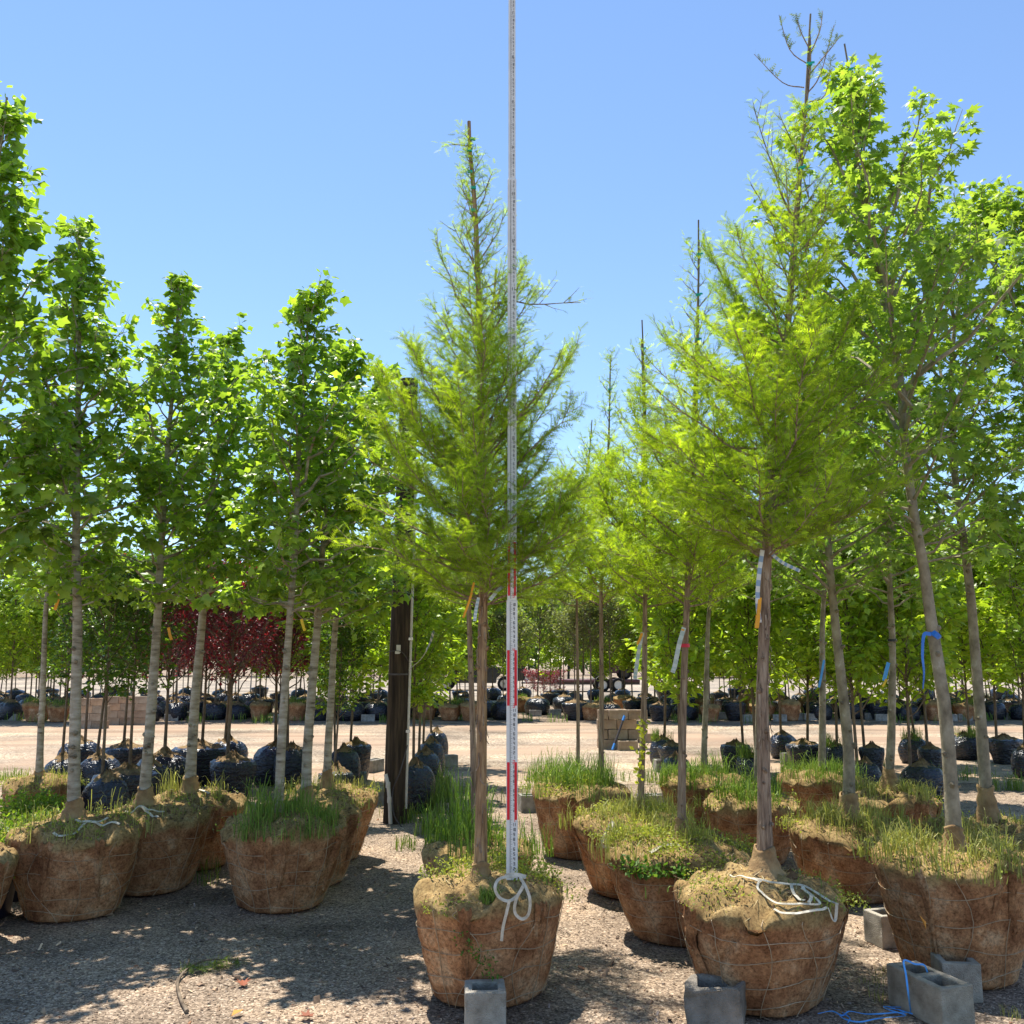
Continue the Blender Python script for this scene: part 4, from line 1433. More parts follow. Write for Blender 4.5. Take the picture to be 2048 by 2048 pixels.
tM1 = maple('maple with a light blue ribbon and dark band on its straight trunk', 1780, 9.0,
      [(1778, 1630), (1779, 1550), (1783, 1450), (1785, 1300), (1780, 1180), (1775, 1050), (1770, 900), (1772, 760)], .044, 331, rt=.44, nb=42, lpt=6, col_h=.22, flare=.06,
      weeds=wd_grass(900, .2, 12, 900, (0, 6.283), .02, (.3, 1.06), GC_DRY, FC_YEL))
tM2 = maple('maple leaning left by the right edge, burlap wrapped high up its foot', 1982, 7.4,
      [(1976, 1670), (1972, 1580), (1962, 1450), (1950, 1300), (1942, 1200), (1930, 1100), (1915, 1000), (1905, 880), (1905, 700), (1930, 540), (1958, 405)], .047, 341, hr=.46, nb=56, col_h=.28, flare=.05, base_py=1140, prof=[(0, .55), (.15, .9), (.4, 1.0), (.65, .66), (.85, .28), (1, .06)],
      weeds=wd_grass(600, .16, 9, 300, (0, 6.283), .02, (.3, 1.04), GC_DRY, FC_YEL))
tM3 = maple('slim maple with a short blue ribbon, left of the fork-trunked maple', 1644, 10.5,
      [(1644, 1570), (1645, 1400), (1645, 1250), (1650, 1150), (1655, 1000), (1660, 850)], .044, 351, nb=38, lpt=6, col_h=.06,
      weeds=wd_grass(900, .28, 9, 400, (0, 6.283), .025, (.2, 1.08), GC_GRN, FC_YEL))
tM4 = maple('maple with smooth olive trunk standing in grass left of the tallest cypress', 1405, 10.2,
      [(1407, 1575), (1409, 1480), (1412, 1400), (1416, 1250), (1422, 1180), (1425, 1050), (1432, 900)], .036, 361, nb=36, lpt=6, col_h=.05,
      weeds=wd_grass(1000, .32, 10, 600, (0, 6.283), .025, (.2, 1.15), GC_GRN, FC_YEL))
tM6 = maple('maple crown entering at the right picture edge, trunk out of view', 2125, 6.9,
      [(2125, 1680), (2120, 1400), (2105, 1100), (2090, 850), (2075, 600), (2062, 400)], .042, 371, nb=46)
b0 = np.array(tE[0].location)
mb = MB()
q = tE[2][np.argmin(abs(tE[2][:, 2] - rel(1866, 1262, 5.65, b0)[2]))]
tube(mb, [q + [-.01, 0, -.012], q + [.012, 0, .014]], .041, 14)
ribbon(mb, [q + [-.03, -.035, .005], rel(1848, 1270, 5.6, b0), rel(1845, 1310, 5.59, b0), rel(1848, 1345, 5.58, b0), rel(1846, 1378, 5.58, b0)], .022, (0, -1, .1), twist=1.0)
mb.build('blue_tape', M['blue_tape'], tE[0])
b0 = np.array(tM1[0].location)
mb = MB()
q = tM1[2][np.argmin(abs(tM1[2][:, 2] - rel(1783, 1289, 9, b0)[2]))]
tube(mb, [q - [0, 0, .012], q + [0, 0, .012]], .042, 12)
mb.build('dark_band', M['darkcap'], tM1[5])
mb = MB()
ribbon(mb, [rel(1777, 1325, 8.9, b0), rel(1772, 1345, 8.88, b0), rel(1768, 1362, 8.87, b0)], .035, (0, -1, .1))
mb.build('light_blue_ribbon', M['light_blue'], tM1[0])
hang_tag(tM1[0], rel(1773, 1358, 8.86, b0), .07, .02, 'yellow', lean=(-.04, 0))
b0 = np.array(tM3[0].location)
mb = MB()
ribbon(mb, [rel(1648, 1320, 10.4, b0), rel(1643, 1350, 10.38, b0), rel(1638, 1375, 10.38, b0)], .025, (0, -1, .1))
mb.build('light_blue_ribbon', M['light_blue'], tM3[0])

# ------------------------------------------------------------------ wrapped trees: shared prototypes
def vase_tree(h, clear, R, nb, seed, T, size, lpt, ca, cb, lean=(0, 0), r0=.02, el0=45, el1=75, tw=.10, prof=None):
    rng = np.random.default_rng(seed)
    path = smooth_path([(0, 0, 0), (lean[0] * .3 + rng.normal(0, .02), lean[1] * .3, h * .35), (lean[0] * .7, lean[1] * .7, h * .7), (lean[0], lean[1], h)], 24)
    tk = MB()
    tube(tk, path, np.linspace(r0, .005, 24), 8, rough=.02, rng=rng)
    pr = prof or [(0, R * .6), (.3, R), (.7, R * .7), (1, R * .2)]
    w, l = broad_crown(path, clear, pr, nb, seed + 1, T, size, lpt, ca, cb, el0, el1, .35, tw, thick=.7)
    return tk, w, l


def wrapped_ball(r, h, seed, squat=1.0):
    """black shrink-wrapped ball, gathered round the trunk"""
    rng = np.random.default_rng(seed)
    ns = 40
    A = np.arange(ns) * 2 * math.pi / ns
    ph = rng.uniform(0, 6.283, 6)
    style = seed % 3
    prof = [(.62, 0), (.78, .04), (.9, .16), (.97, .32), (1.0, .5), (.98, .66), (.92, .8), (.80, .92), (.62, 1.0), (.4, 1.05)]
    if style == 1:
        prof = [(.66, 0), (.72, .05), (.78, .2), (.85, .4), (.93, .6), (1.0, .78), (1.03, .9), (.97, .985), (.8, 1.0), (.5, 1.03)]
    rows = []
    for q, z in prof:
        row = []
        for a in A:
            p = 1 + .045 * math.sin(2 * a + ph[0] + 2 * z) + .035 * math.sin(3 * a + ph[1] - 3 * z) + .02 * math.sin(7 * a + ph[2] + 9 * z) + .022 * abs(math.sin(6 * a + ph[4] + 14 * z * math.sin(a + ph[5]))) + rng.normal(0, .013)
            row.append((q * r * p * math.cos(a), q * r * p * math.sin(a), h * z + .012 * h * math.sin(5 * a + ph[3]) * (z > .2) + rng.normal(0, .004) * (z > 0)))
        rows.append(row)
    n = len(rows)
    i, j = np.meshgrid(np.arange(n - 1), np.arange(ns), indexing='ij')
    k = (j + 1) % ns
    mb = MB().add(np.array(rows).reshape(-1, 3), np.stack([i * ns + j, i * ns + k, (i + 1) * ns + k, (i + 1) * ns + j], -1).reshape(-1, 4))
    tp = MB()
    ring = [np.array(rows[-2]) * [.98, .98, 1]]
    for q, dz in ((.8, .03), (.55, .07), (.3, .13), (.1, .22)):
        ring.append(np.array([(x * q, y * q, h * (1.0 + dz) + rng.normal(0, .012)) for x, y, _ in rows[-2]]))
    n = len(ring)
    i, j = np.meshgrid(np.arange(n - 1), np.arange(ns), indexing='ij')
    k = (j + 1) % ns
    tp.add(np.vstack(ring), np.stack([i * ns + j, i * ns + k, (i + 1) * ns + k, (i + 1) * ns + j], -1).reshape(-1, 4))
    return mb, tp


def small_burlap(r, h, seed):
    return ball(r * .72, r, h * .85, h * .2, seed, ns=24)[0]


protos = {}
LG_A, LG_B = (0.18, 0.30, 0.03), (0.37, 0.49, 0.06)
DG_A, DG_B = (0.05, 0.11, 0.015), (0.12, 0.21, 0.025)
RD_A, RD_B = (0.075, 0.018, 0.024), (0.20, 0.036, 0.046)
PK_A, PK_B = (0.10, 0.025, 0.03), (0.21, 0.055, 0.06)
OL_A, OL_B = (0.12, 0.15, 0.06), (0.24, 0.28, 0.12)
kinds = {
    'light': dict(n=4, args=dict(h=3.4, clear=.19, R=.9, nb=46, T=SIMPLE, size=.12, lpt=8, ca=LG_A, cb=LG_B, tw=.10), mat='leaf', bark='dark_bark'),
    'dark': dict(n=3, args=dict(h=2.9, clear=.32, R=.55, nb=40, T=SIMPLE, size=.075, lpt=8, ca=DG_A, cb=DG_B, tw=.09), mat='leaf_gloss', bark='dark_bark'),
    'red': dict(n=3, args=dict(h=2.5, clear=.30, R=.85, nb=52, T=SIMPLE, size=.058, lpt=6, ca=RD_A, cb=RD_B, tw=.10, el0=50, el1=78), mat='red_leaf', bark='dark_bark'),
    'pink': dict(n=2, args=dict(h=2.2, clear=.36, R=.75, nb=36, T=DIAM, size=.085, lpt=6, ca=PK_A, cb=PK_B, tw=.12), mat='red_leaf', bark='white_bark'),
    'olive': dict(n=2, args=dict(h=3.0, clear=.40, R=.8, nb=38, T=DIAM, size=.07, lpt=8, ca=OL_A, cb=OL_B, tw=.10), mat='leaf', bark='dark_bark'),
    'feather': dict(n=2, args=None, mat='cyp_leaf', bark='cyp_bark'),
}
for kn, kd in kinds.items():
    lst = []
    for s in range(kd['n']):
        if kn == 'feather':
            path = smooth_path([(0, 0, 0), (.02, 0, 1.3), (0, .02, 2.6), (.03, 0, 3.9)], 24)
            tk = MB()
            tube(tk, path, np.linspace(.027, .004, 24), 8)
            w, l = cypress_crown(path, .02, .33, [(0, .55), (.2, .75), (.45, .5), (.7, .25), (1, .04)], 36, 500 + s, 4, .13, .6, CY_A, CY_B)
        else:
            tk, w, l = vase_tree(seed=400 + 10 * s + len(protos) * 37, r0=.024, **kd['args'])
        lst.append((tk.mesh('trunk', M[kd['bark']], True), w.mesh('branches', M[kd['bark']]), l.mesh('crown', M[kd['mat']])))
    protos[kn] = lst
wraps = []
for s in range(9):
    a, b = wrapped_ball(.30, .42, 600 + s)
    wraps.append((a.mesh('root_ball', M['plastic'], True), b.mesh('top_cover', M['soil'], True)))
burls = [small_burlap(.34, .48, 640 + s).mesh('root_ball', M['burlap'], True) for s in range(3)]
bweed = []
for s in range(3):
    rg = np.random.default_rng(660 + s)
    wm = MB()
    for i in range(6):
        a = rg.uniform(0, 6.283)
        grass(wm, (.22 * math.cos(a), .22 * math.sin(a), .42), 30, .26, .12, rg, *GC_GRN, w=.008)
        forb(wm, (.2 * math.cos(a + 1), .2 * math.sin(a + 1), .43), 40, .12, .15, rg, .035, *FC_YEL)
    bweed.append(wm.mesh('weeds', M['grass']))

SAP_N = [0]
NAMES = {'light': 'green_sapling', 'dark': 'dark_green_sapling', 'red': 'red_leaved_sapling', 'pink': 'red_leaved_sapling', 'olive': 'olive_sapling', 'feather': 'bald_cypress'}


def link(name, me, parent, loc=(0, 0, 0), sc=(1, 1, 1), rz=0):
    o = bpy.data.objects.new(name, me)
    COL.objects.link(o)
    o.parent = parent
    o.location = loc
    o.scale = sc
    o.rotation_euler = (0, 0, rz)
    return o


def sapling(kind, label, x, y, hs=1.0, wrap='plastic', r=.30, h=.42, lean=0.0, group=None, weeds=False, seed=None, tx=0.0, wide=1.0):
    k = SAP_N[0]
    SAP_N[0] += 1
    rg = random.Random(k * 7 + 3)
    root = thing(NAMES[kind], label, 'tree', (x, y, 0), 0, group)
    tk, w, l = protos[kind][k % len(protos[kind])]
    rz = rg.uniform(0, 6.283)
    z0 = h * .98
    t = link('trunk', tk, root, (tx, 0, z0), (hs * 1.0, hs * 1.0, hs), rz)
    t.rotation_euler = (0, lean, rz) if False else (rg.gauss(0, .02), lean + rg.gauss(0, .02), rz)
    link('branches', w, t)
    c = link('crown', l, root, (tx, 0, z0), (hs * wide, hs * wide, hs), rz)
    c.rotation_euler = t.rotation_euler
    if wrap == 'plastic':
        a, b = wraps[(k * 4 + k // 9) % 9]
        s = (r / .30 * rg.uniform(.9, 1.12), r / .30 * rg.uniform(.9, 1.12), h / .42)
        rb_ = link('root_ball', a, root, (0, 0, 0), s, rg.uniform(0, 6))
        link('top_cover', b, rb_)
    elif wrap == 'burlap':
        link('root_ball', burls[k % 3], root, (0, 0, 0), (r / .34, r / .34, h / .46), rg.uniform(0, 6))
    if weeds:
        tag(link('weeds', bweed[k % 3], root, (0, 0, h - .44), (r / .34, r / .34, 1), rg.uniform(0, 6)), kind='stuff')
    return root


def sap_px(kind, label, px, rim_py, wpx, trunk_px=None, hs=1.0, h=.42, **kw):
    """place a wrapped tree from where the rim of its ball shows"""
    Y = Yrow(rim_py, h)
    x = XatY(px, Y, h * .5)
    r = wpx / 2 / (F_PX / (Y * cp - 1.3 * sp))
    tx = 0 if trunk_px is None else XatY(trunk_px, Y, h) - x
    tx = max(-r * .6, min(r * .6, tx))
    return sapling(kind, label, x, Y, hs, r=max(.2, min(r, .5)), h=h, tx=tx, **kw)


WG = 'black wrapped saplings in front of the lane'
left_saps = [
    ('dark', 'dark green sapling in a shiny black wrap right of the front left trunk', 212, 1561, 75, 204, .80),
    ('dark', 'dark green sapling in a wide black wrap with strap ends on top, left side', 250, 1547, 98, 259, .82),
    ('dark', 'dark green sapling leaning right in a black wrap torn open at its edge', 197, 1518, 75, 193, .85),
    ('dark', 'thin dark sapling in a pale-rimmed black wrap behind the front left trunk', 158, 1487, 65, 170, .95),
    ('dark', 'dark green sapling with a brown collar knot in a black wrap near the lane', 250, 1495, 75, 247, .95),
    ('dark', 'dark green sapling in a flat black wrap, farthest left by the green shrubs', 122, 1522, 60, 124, .85),
    ('red', 'dark red sapling in a wide black wrap just right of the orange tag', 326, 1513, 93, 329, 1.0),
    ('red', 'dark red sapling in a tapered black wrap behind the third grey trunk', 399, 1495, 88, 404, 1.05),
    ('red', 'dark red sapling in an opened grey wrap beside the gravel lane', 455, 1485, 67, 450, 1.05),
    ('red', 'dark red sapling on a round black wrap beside two hollow blocks', 463, 1521, 80, 454, .95),
    ('red', 'dark red sapling on a low black wrap left of the speckled trunk', 551, 1495, 80, 551, 1.05),
    ('red', 'dark red sapling in a dull grey wrap behind the low one by the speckled trunk', 582, 1500, 54, 575, 1.0),
    ('dark', 'small dark sapling in a low black wrap under the pear-shaped one', 672, 1545, 44, 668, .6),
    ('dark', 'slim dark sapling in a black wrap between the second and third grey trunks', 300, 1532, 66, 296, .85),
    ('light', 'light green sapling on a pear-shaped black wrap left of the pole', 686, 1503, 52, 670, .80),
    ('light', 'light green sapling on a black wrap spilling soil, next to the pole', 711, 1490, 57, 701, .85),
    ('light', 'light green sapling in a tall black wrap touching the pole on its right', 830, 1534, 66, 827, .78),
    ('light', 'light green sapling in the second black wrap right of the pole', 850, 1508, 52, 838, .80),
    ('light', 'light green sapling in the third black wrap right of the pole', 862, 1487, 46, 842, .85),
    ('light', 'light green sapling in the fourth and farthest black wrap right of the pole', 873, 1467, 32, 861, .9),
]
for kd, lab, px, ry, w, tpx, hs in left_saps:
    sap_px(kd, lab, px, ry, w * 1.15, tpx, hs, h=.52, group=WG)
right_saps = [
    ('light', 'green sapling in a low black wrap left of the tallest cypress trunk', 1471, 1490, 62, 1486, 1.0),
    ('light', 'green sapling in a black wrap tucked behind the tallest cypress trunk', 1500, 1512, 44, 1516, .95),
    ('light', 'green sapling with straw-coloured top on a black wrap near the lane, right', 1566, 1470, 58, 1562, 1.05),
    ('light', 'green sapling leaning left in a broad black wrap before the straw-topped one', 1608, 1488, 65, 1615, 1.0),
    ('light', 'green sapling in a black wrap left of the fork-trunked maple', 1672, 1492, 50, 1674, 1.0),
    ('light', 'thin green sapling in a black wrap right of the fork-trunked maple', 1733, 1528, 56, 1712, .95),
    ('light', 'green sapling in dark weeds behind the dark-banded maple trunk', 1745, 1495, 50, 1716, 1.0),
    ('light', 'green sapling in a straw-topped wrap right of the dark-banded maple', 1828, 1478, 50, 1830, 1.05),
    ('light', 'green sapling with reddish trunk in a small wrap left of the blue tape', 1862, 1497, 42, 1855, 1.0),
    ('light', 'green sapling in a big glossy black wrap left of the leaning taped maple', 1846, 1532, 76, 1799, .92),
    ('light', 'green sapling in a crumpled black wrap between the two leaning maples', 1930, 1472, 56, 1939, 1.0),
    ('light', 'green sapling in a wide black wrap near the right edge by the lane', 2010, 1478, 68, 1993, 1.05),
    ('light', 'green sapling in a black wrap cut by the right picture edge', 2052, 1500, 44, 2050, 1.0),
    ('light', 'green sapling on a small black wrap right of the block stack', 1325, 1480, 44, 1329, 1.0),
    ('light', 'green sapling on a straw-topped wrap behind the red-banded cypress', 1345, 1492, 50, 1376, 1.0),
    ('light', 'green sapling on a low black wrap between blocks and the red-banded cypress', 1352, 1517, 46, 1360, .9),
]
for i, (kd, lab, px, ry, w, tpx, hs) in enumerate(right_saps):
    sap_px(kd, lab, px, ry, w, tpx, hs, group='black wrapped saplings on the right', weeds=(i % 3 == 1))

# ---- rows beyond the lane
ORD = ['first', 'second', 'third', 'fourth', 'fifth', 'sixth', 'seventh', 'eighth', 'ninth', 'tenth', 'eleventh', 'twelfth', 'thirteenth', 'fourteenth', 'fifteenth', 'sixteenth', 'seventeenth', 'eighteenth', 'nineteenth', 'twentieth']
ORD += ['twenty-' + o for o in ORD[:9]] + ['thirtieth'] + ['thirty-' + o for o in ORD[:9]]


def far_row(Y, pxs, kinds_, desc, group, hs, wraps_, seed, h=.5, r=.36):
    rg = random.Random(seed)
    for i, px in enumerate(pxs):
        kd = kinds_(px)
        wr = wraps_(px, rg)
        y = Y + rg.gauss(0, .35)
        sapling(kd, '%s, %s from the left' % (desc, ORD[i]), XatY(px, y, .3), y, hs * rg.uniform(.72, 1.2), wrap=wr, r=r * rg.uniform(.85, 1.15), h=h * rg.uniform(.85, 1.1),
                group=group, weeds=(wr == 'burlap' and rg.random() < .6), lean=rg.gauss(0, .02))


def kind1(px):
    if px < 130: return 'light'
    if px < 330: return 'dark'
    if px < 560: return 'red'
    if px < 960: return 'light'
    if px < 1230: return 'olive'
    return 'light'


row1 = [-30, 20, 75, 118, 300, 352, 390, 430, 475, 520, 590, 640, 700, 755, 800, 850, 900, 945, 1006, 1150, 1182, 1222, 1320, 1372, 1420, 1470, 1525, 1580, 1640, 1700, 1758, 1815, 1872, 1930, 1985, 2040]
far_row(28.6, row1, kind1, 'young tree along the far side of the gravel lane', 'trees along the far side of the lane', 1.1,
        lambda px, r: 'burlap' if (px in (520, 590, 850, 900, 945, 1420, 1525, 1580) or r.random() < .15) else 'plastic', 1)
row2 = [-10, 60, 105, 160, 215, 262, 310, 365, 415, 470, 530, 610, 665, 720, 780, 830, 880, 930, 1040, 1128, 1250, 1295, 1345, 1395, 1450, 1500, 1560, 1615, 1670, 1730, 1790, 1845, 1900, 1960, 2015]
far_row(33.0, row2, lambda px: 'pink' if 150 < px < 500 else ('olive' if 960 < px < 1240 else 'light'), 'small tree in the second row beyond the lane', 'second row beyond the lane', 1.08,
        lambda px, r: 'burlap' if r.random() < .3 else 'plastic', 2)
row4 = [10, 70, 128, 185, 240, 290, 345, 400, 455, 510, 575, 630, 690, 745, 805, 860, 915, 970, 1075, 1165, 1205, 1265, 1310, 1360, 1410, 1462, 1515, 1572, 1628, 1690, 1745, 1800, 1858, 1915, 1975, 2030]
far_row(30.8, row4, lambda px: 'dark' if 100 < px < 300 else 'red' if 300 < px < 420 else 'olive' if 1040 < px < 1180 else 'light', 'slim tree just behind the far lane row', 'trees just behind the far lane row', 1.12,
        lambda px, r: 'burlap' if r.random() < .3 else 'plastic', 7)
row5 = [30, 95, 160, 230, 300, 375, 440, 520, 600, 680, 760, 840, 920, 985, 1045, 1120, 1190, 1245, 1330, 1400, 1475, 1550, 1625, 1700, 1775, 1850, 1925, 2000]
far_row(43.0, row5, lambda px: 'light', 'tree in the farthest row before the truck yard', 'farthest row of trees', 1.35,
        lambda px, r: 'plastic', 8, .5, .4)
row3 = [0, 50, 100, 150, 200, 250, 300, 350, 400, 450, 500, 560, 620, 680, 740, 800, 860, 930, 1015, 1100, 1150, 1225, 1290, 1340, 1390, 1440, 1490, 1545, 1600, 1660, 1720, 1780, 1840, 1900, 1960, 2020]
far_row(38.0, row3, lambda px: 'pink' if 170 < px < 520 else 'light', 'small tree in the third row beyond the lane', 'third row beyond the lane', 1.1,
        lambda px, r: 'plastic', 3, .45, .35)
for i, (px, Y) in enumerate([(1066, 47), (1087, 46), (1110, 48)]):
    sapling('pink', ['red-leaved shrub left in the group behind the measuring staff', 'red-leaved shrub in the middle of the group right of the truck', 'red-leaved shrub right in the group before the trailer'][i], XatY(px, Y, 1), Y, .8, wrap='none', r=.2, h=-.6, group='red shrubs near the truck', wide=1.05)

# distant wood closing the horizon
rng = np.random.default_rng(900)
mb = MB()
n = 42000
cx = rng.uniform(-95, 95, 90)
cyy = rng.uniform(92, 118, 90)
ch = rng.uniform(6.0, 10.5, 90)
ci = rng.integers(0, 90, n)
u = rand_unit(rng, n) * (rng.random((n, 1)) ** .35)
pp = np.stack([cx[ci] + u[:, 0] * 3.6, cyy[ci] + u[:, 1] * 3.0, np.maximum(.25, ch[ci] * .55 + u[:, 2] * ch[ci] * .5)], -1)
put(mb, DIAM, pp, rand_unit(rng, n), rand_unit(rng, n), rng.uniform(.5, 1.1, n), tone(rng, n, (.04, .08, .015), (.10, .16, .03), .2))
for i in range(90):
    tube(mb, [(cx[i], cyy[i], 0), (cx[i] + .2, cyy[i], ch[i] * .7)], [.14, .05], 5, col=(.05, .04, .03))
tag(mb.build('distant_wood', M['leaf']), 'far green tree line closing the yard behind the rows', 'wood', kind='stuff')

# ------------------------------------------------------------------ utility pole
px0, py0 = 789, 1645
xg, yg = G(px0, py0)
pole = thing('utility_pole', 'short black creosoted wooden pole behind the left trees', 'pole', (xg, yg, 0))
bp = np.array([xg, yg, 0.0])
top_w = P(818, 760, yg) - bp
mb = MB()
rg = np.random.default_rng(40)
pth = smooth_path([(0, 0, -.05), tuple(top_w * .33), tuple(top_w * .66), tuple(top_w)], 26)
tube(mb, pth, np.linspace(.132, .105, 26), 22, rough=.012, rng=rg)
mb.build('post', M['pole'], pole, True)
mb = MB()
ax = pth + np.array([.125, -.05, 0])
tube(mb, ax[1:20], .016, 8)
cd = mb.build('conduit', M['pvc'], pole, True)
for i in (5, 10, 15):
    mb = MB()
    box(mb, ax[i] + [0, -.004, 0], (.05, .035, .03))
    mb.build('strap', M['chrome'], cd)
mb = MB()
pts = [rel(771, 1548, yg - .16, bp), rel(776, 1570, yg - .17, bp), rel(779, 1600, yg - .17, bp), rel(781, 1648, yg - .17, bp)]
tube(mb, smooth_path(pts, 12), .021, 8)
for q in pts[1:3]:
    tube(mb, [q - [0, 0, .03], q + [0, 0, .03]], .026, 8)
mb.build('pvc_pipe', M['pvc'], pole, True)
mb = MB()
box(mb, rel(797, 1298, yg - .135, bp), (.045, .03, .09))
box(mb, rel(795, 1305, yg - .15, bp), (.05, .02, .03))
mb.build('insulator', M['pvc'], pole)
mb = MB()
tube(mb, smooth_path([rel(768, 1307, yg - .1, bp), rel(785, 1302, yg - .15, bp), rel(805, 1305, yg - .15, bp), rel(818, 1325, yg - .08, bp)], 12), .005, 5)
mb.build('cable', M['steel'], pole)
mb = MB()
tube(mb, smooth_path([rel(815, 1490, yg - .12, bp), rel(800, 1545, yg - .17, bp), rel(786, 1580, yg - .17, bp), rel(787, 1625, yg - .2, bp), rel(800, 1650, yg - .25, bp), rel(812, 1658, yg - .3, bp)], 20), .007, 5)
mb.build('cable', M['steel'], pole)
mb = MB()
tube(mb, [pth[8] + [0, 0, 0], pth[8] + [0, 0, .02]], .13, 22)
mb.build('band', M['steel'], pole)
# striped tape on a line from the pole's conduit
mb = MB()
p = smooth_path([P(817, 1340, yg - .1), P(842, 1318, yg - .9), P(858, 1290, yg - 1.6), P(868, 1262, yg - 2.0)], 18)
for i in range(9, 17):
    ribbon(mb, [p[i] - bp, p[i + 1] - bp], .03, (0, -1, .2), ((.6, .64, .62) if i % 2 else (.1, .2, .2)), n=2)
tube(mb, p[:11] - bp, .004, 4, col=(.6, .6, .55))
mb.build('striped_ribbon', M['stripe'], pole)

# ------------------------------------------------------------------ measuring staff
FT = .3048
SY, SZ = 5.26, .618
staff = thing('measuring_staff', 'tall white telescopic measuring staff with red bars standing before the front cypress', 'measuring staff', (0, SY, SZ))
secs = [(-.03, 4.92, .062, .026), (4.92, 13.33, .053, .021), (13.33, 17.38, .044, .016)]
SEG = {0: 'abcdef', 1: 'bc', 2: 'abged', 3: 'abgcd', 4: 'fgbc', 5: 'afgcd', 6: 'afgedc', 7: 'abc', 8: 'abcdefg', 9: 'abcdfg'}


def digit(mb, d, x, z, w, h, y, s):
    q = {'a': (x, z + h - s, x + w, z + h), 'd': (x, z, x + w, z + s), 'g': (x, z + h / 2 - s / 2, x + w, z + h / 2 + s / 2),
         'f': (x, z + h / 2, x + s, z + h), 'e': (x, z, x + s, z + h / 2), 'b': (x + w - s, z + h / 2, x + w, z + h), 'c': (x + w - s, z, x + w, z + h / 2)}
    for i, k in enumerate(SEG[d]):
        x0, z0, x1, z1 = q[k]
        yy_ = y - .00006 * i
        mb.add([[x0, yy_, z0], [x1, yy_, z0], [x1, yy_, z1], [x0, yy_, z1]], [[0, 1, 2, 3]])


for si, (f0, f1, w, t) in enumerate(secs):
    mb = MB()
    lo = f0 * FT if si == 0 else secs[si - 1][1] * FT - .2
    box(mb, (0, 0, (lo + f1 * FT) / 2), (w, t, f1 * FT - lo), bev=.003)
    sec = mb.build('section', M['staff'], staff)
    yf = -t / 2 - .0012
    tk, nm, rd = MB(), MB(), MB()
    e0 = int(math.ceil((f0 + .04) * 96)) if si == 0 else int(math.ceil((f0 + .02) * 96))
    for e in range(max(0, e0), int((f1 - .03) * 96) + 1):
        if e % 1:
            continue
        z = e / 96 * FT
        L = .014 if e % 8 == 0 else .0095 if e % 4 == 0 else .006 if e % 2 == 0 else .0045
        sc_ = w / .062
        x0 = -.0125 * sc_
        hh = .0007
        tk.add([[x0, yf, z - hh], [x0 + L * sc_, yf, z - hh], [x0 + L * sc_, yf, z + hh], [x0, yf, z + hh]], [[0, 1, 2, 3]])
    for inch in range(1, int(17.4 * 12)):
        z = inch / 12 * FT
        if not (f0 * FT + .012 < z < f1 * FT - .02):
            continue
        k = inch % 12
        sc_ = w / .062
        if k:
            s = .0026 * sc_
            if k < 10:
                digit(nm, k, .007 * sc_, z - .0085, .0095 * sc_, .017, yf, s)
            else:
                digit(nm, 1, .001 * sc_, z - .0085, .0095 * sc_, .017, yf, s)
                digit(nm, k - 10, .0125 * sc_, z - .0085, .0075 * sc_, .017, yf, s)
        else:
            ft = inch // 12
            tgt = rd if ft <= 6 else nm
            s = .003 * sc_
            if ft < 10:
                digit(tgt, ft, .004 * sc_, z - .011, .0125 * sc_, .022, yf - .0006, s)
            else:
                digit(tgt, 1, -.004 * sc_, z - .011, .010 * sc_, .022, yf - .0006, s)
                digit(tgt, ft - 10, .0085 * sc_, z - .011, .0105 * sc_, .022, yf - .0006, s)
    tk.build('tick_marks', M['ink'], sec)
    nm.build('numerals', M['ink'], sec)
    if rd.n:
        rd.build('foot_numerals', M['red'], sec)
    for ft in (1, 3, 5):
        if f0 < ft < f1:
            for sx in (-1, 1):
                mb = MB()
                bw = w * .23
                z0, z1 = ft * FT, (ft + 1) * FT
                cxs = sx * (w / 2 - bw / 2 - .0035)
                box(mb, (cxs, yf + .0003, (z0 + z1) / 2), (bw, .0012, z1 - z0))
                mb.build('red_bar', M['red'], sec)
mb = MB()
box(mb, (0, 0, 17.38 * FT + .018), (.052, .024, .045), bev=.004)
mb.build('end_cap', M['darkcap'], staff)

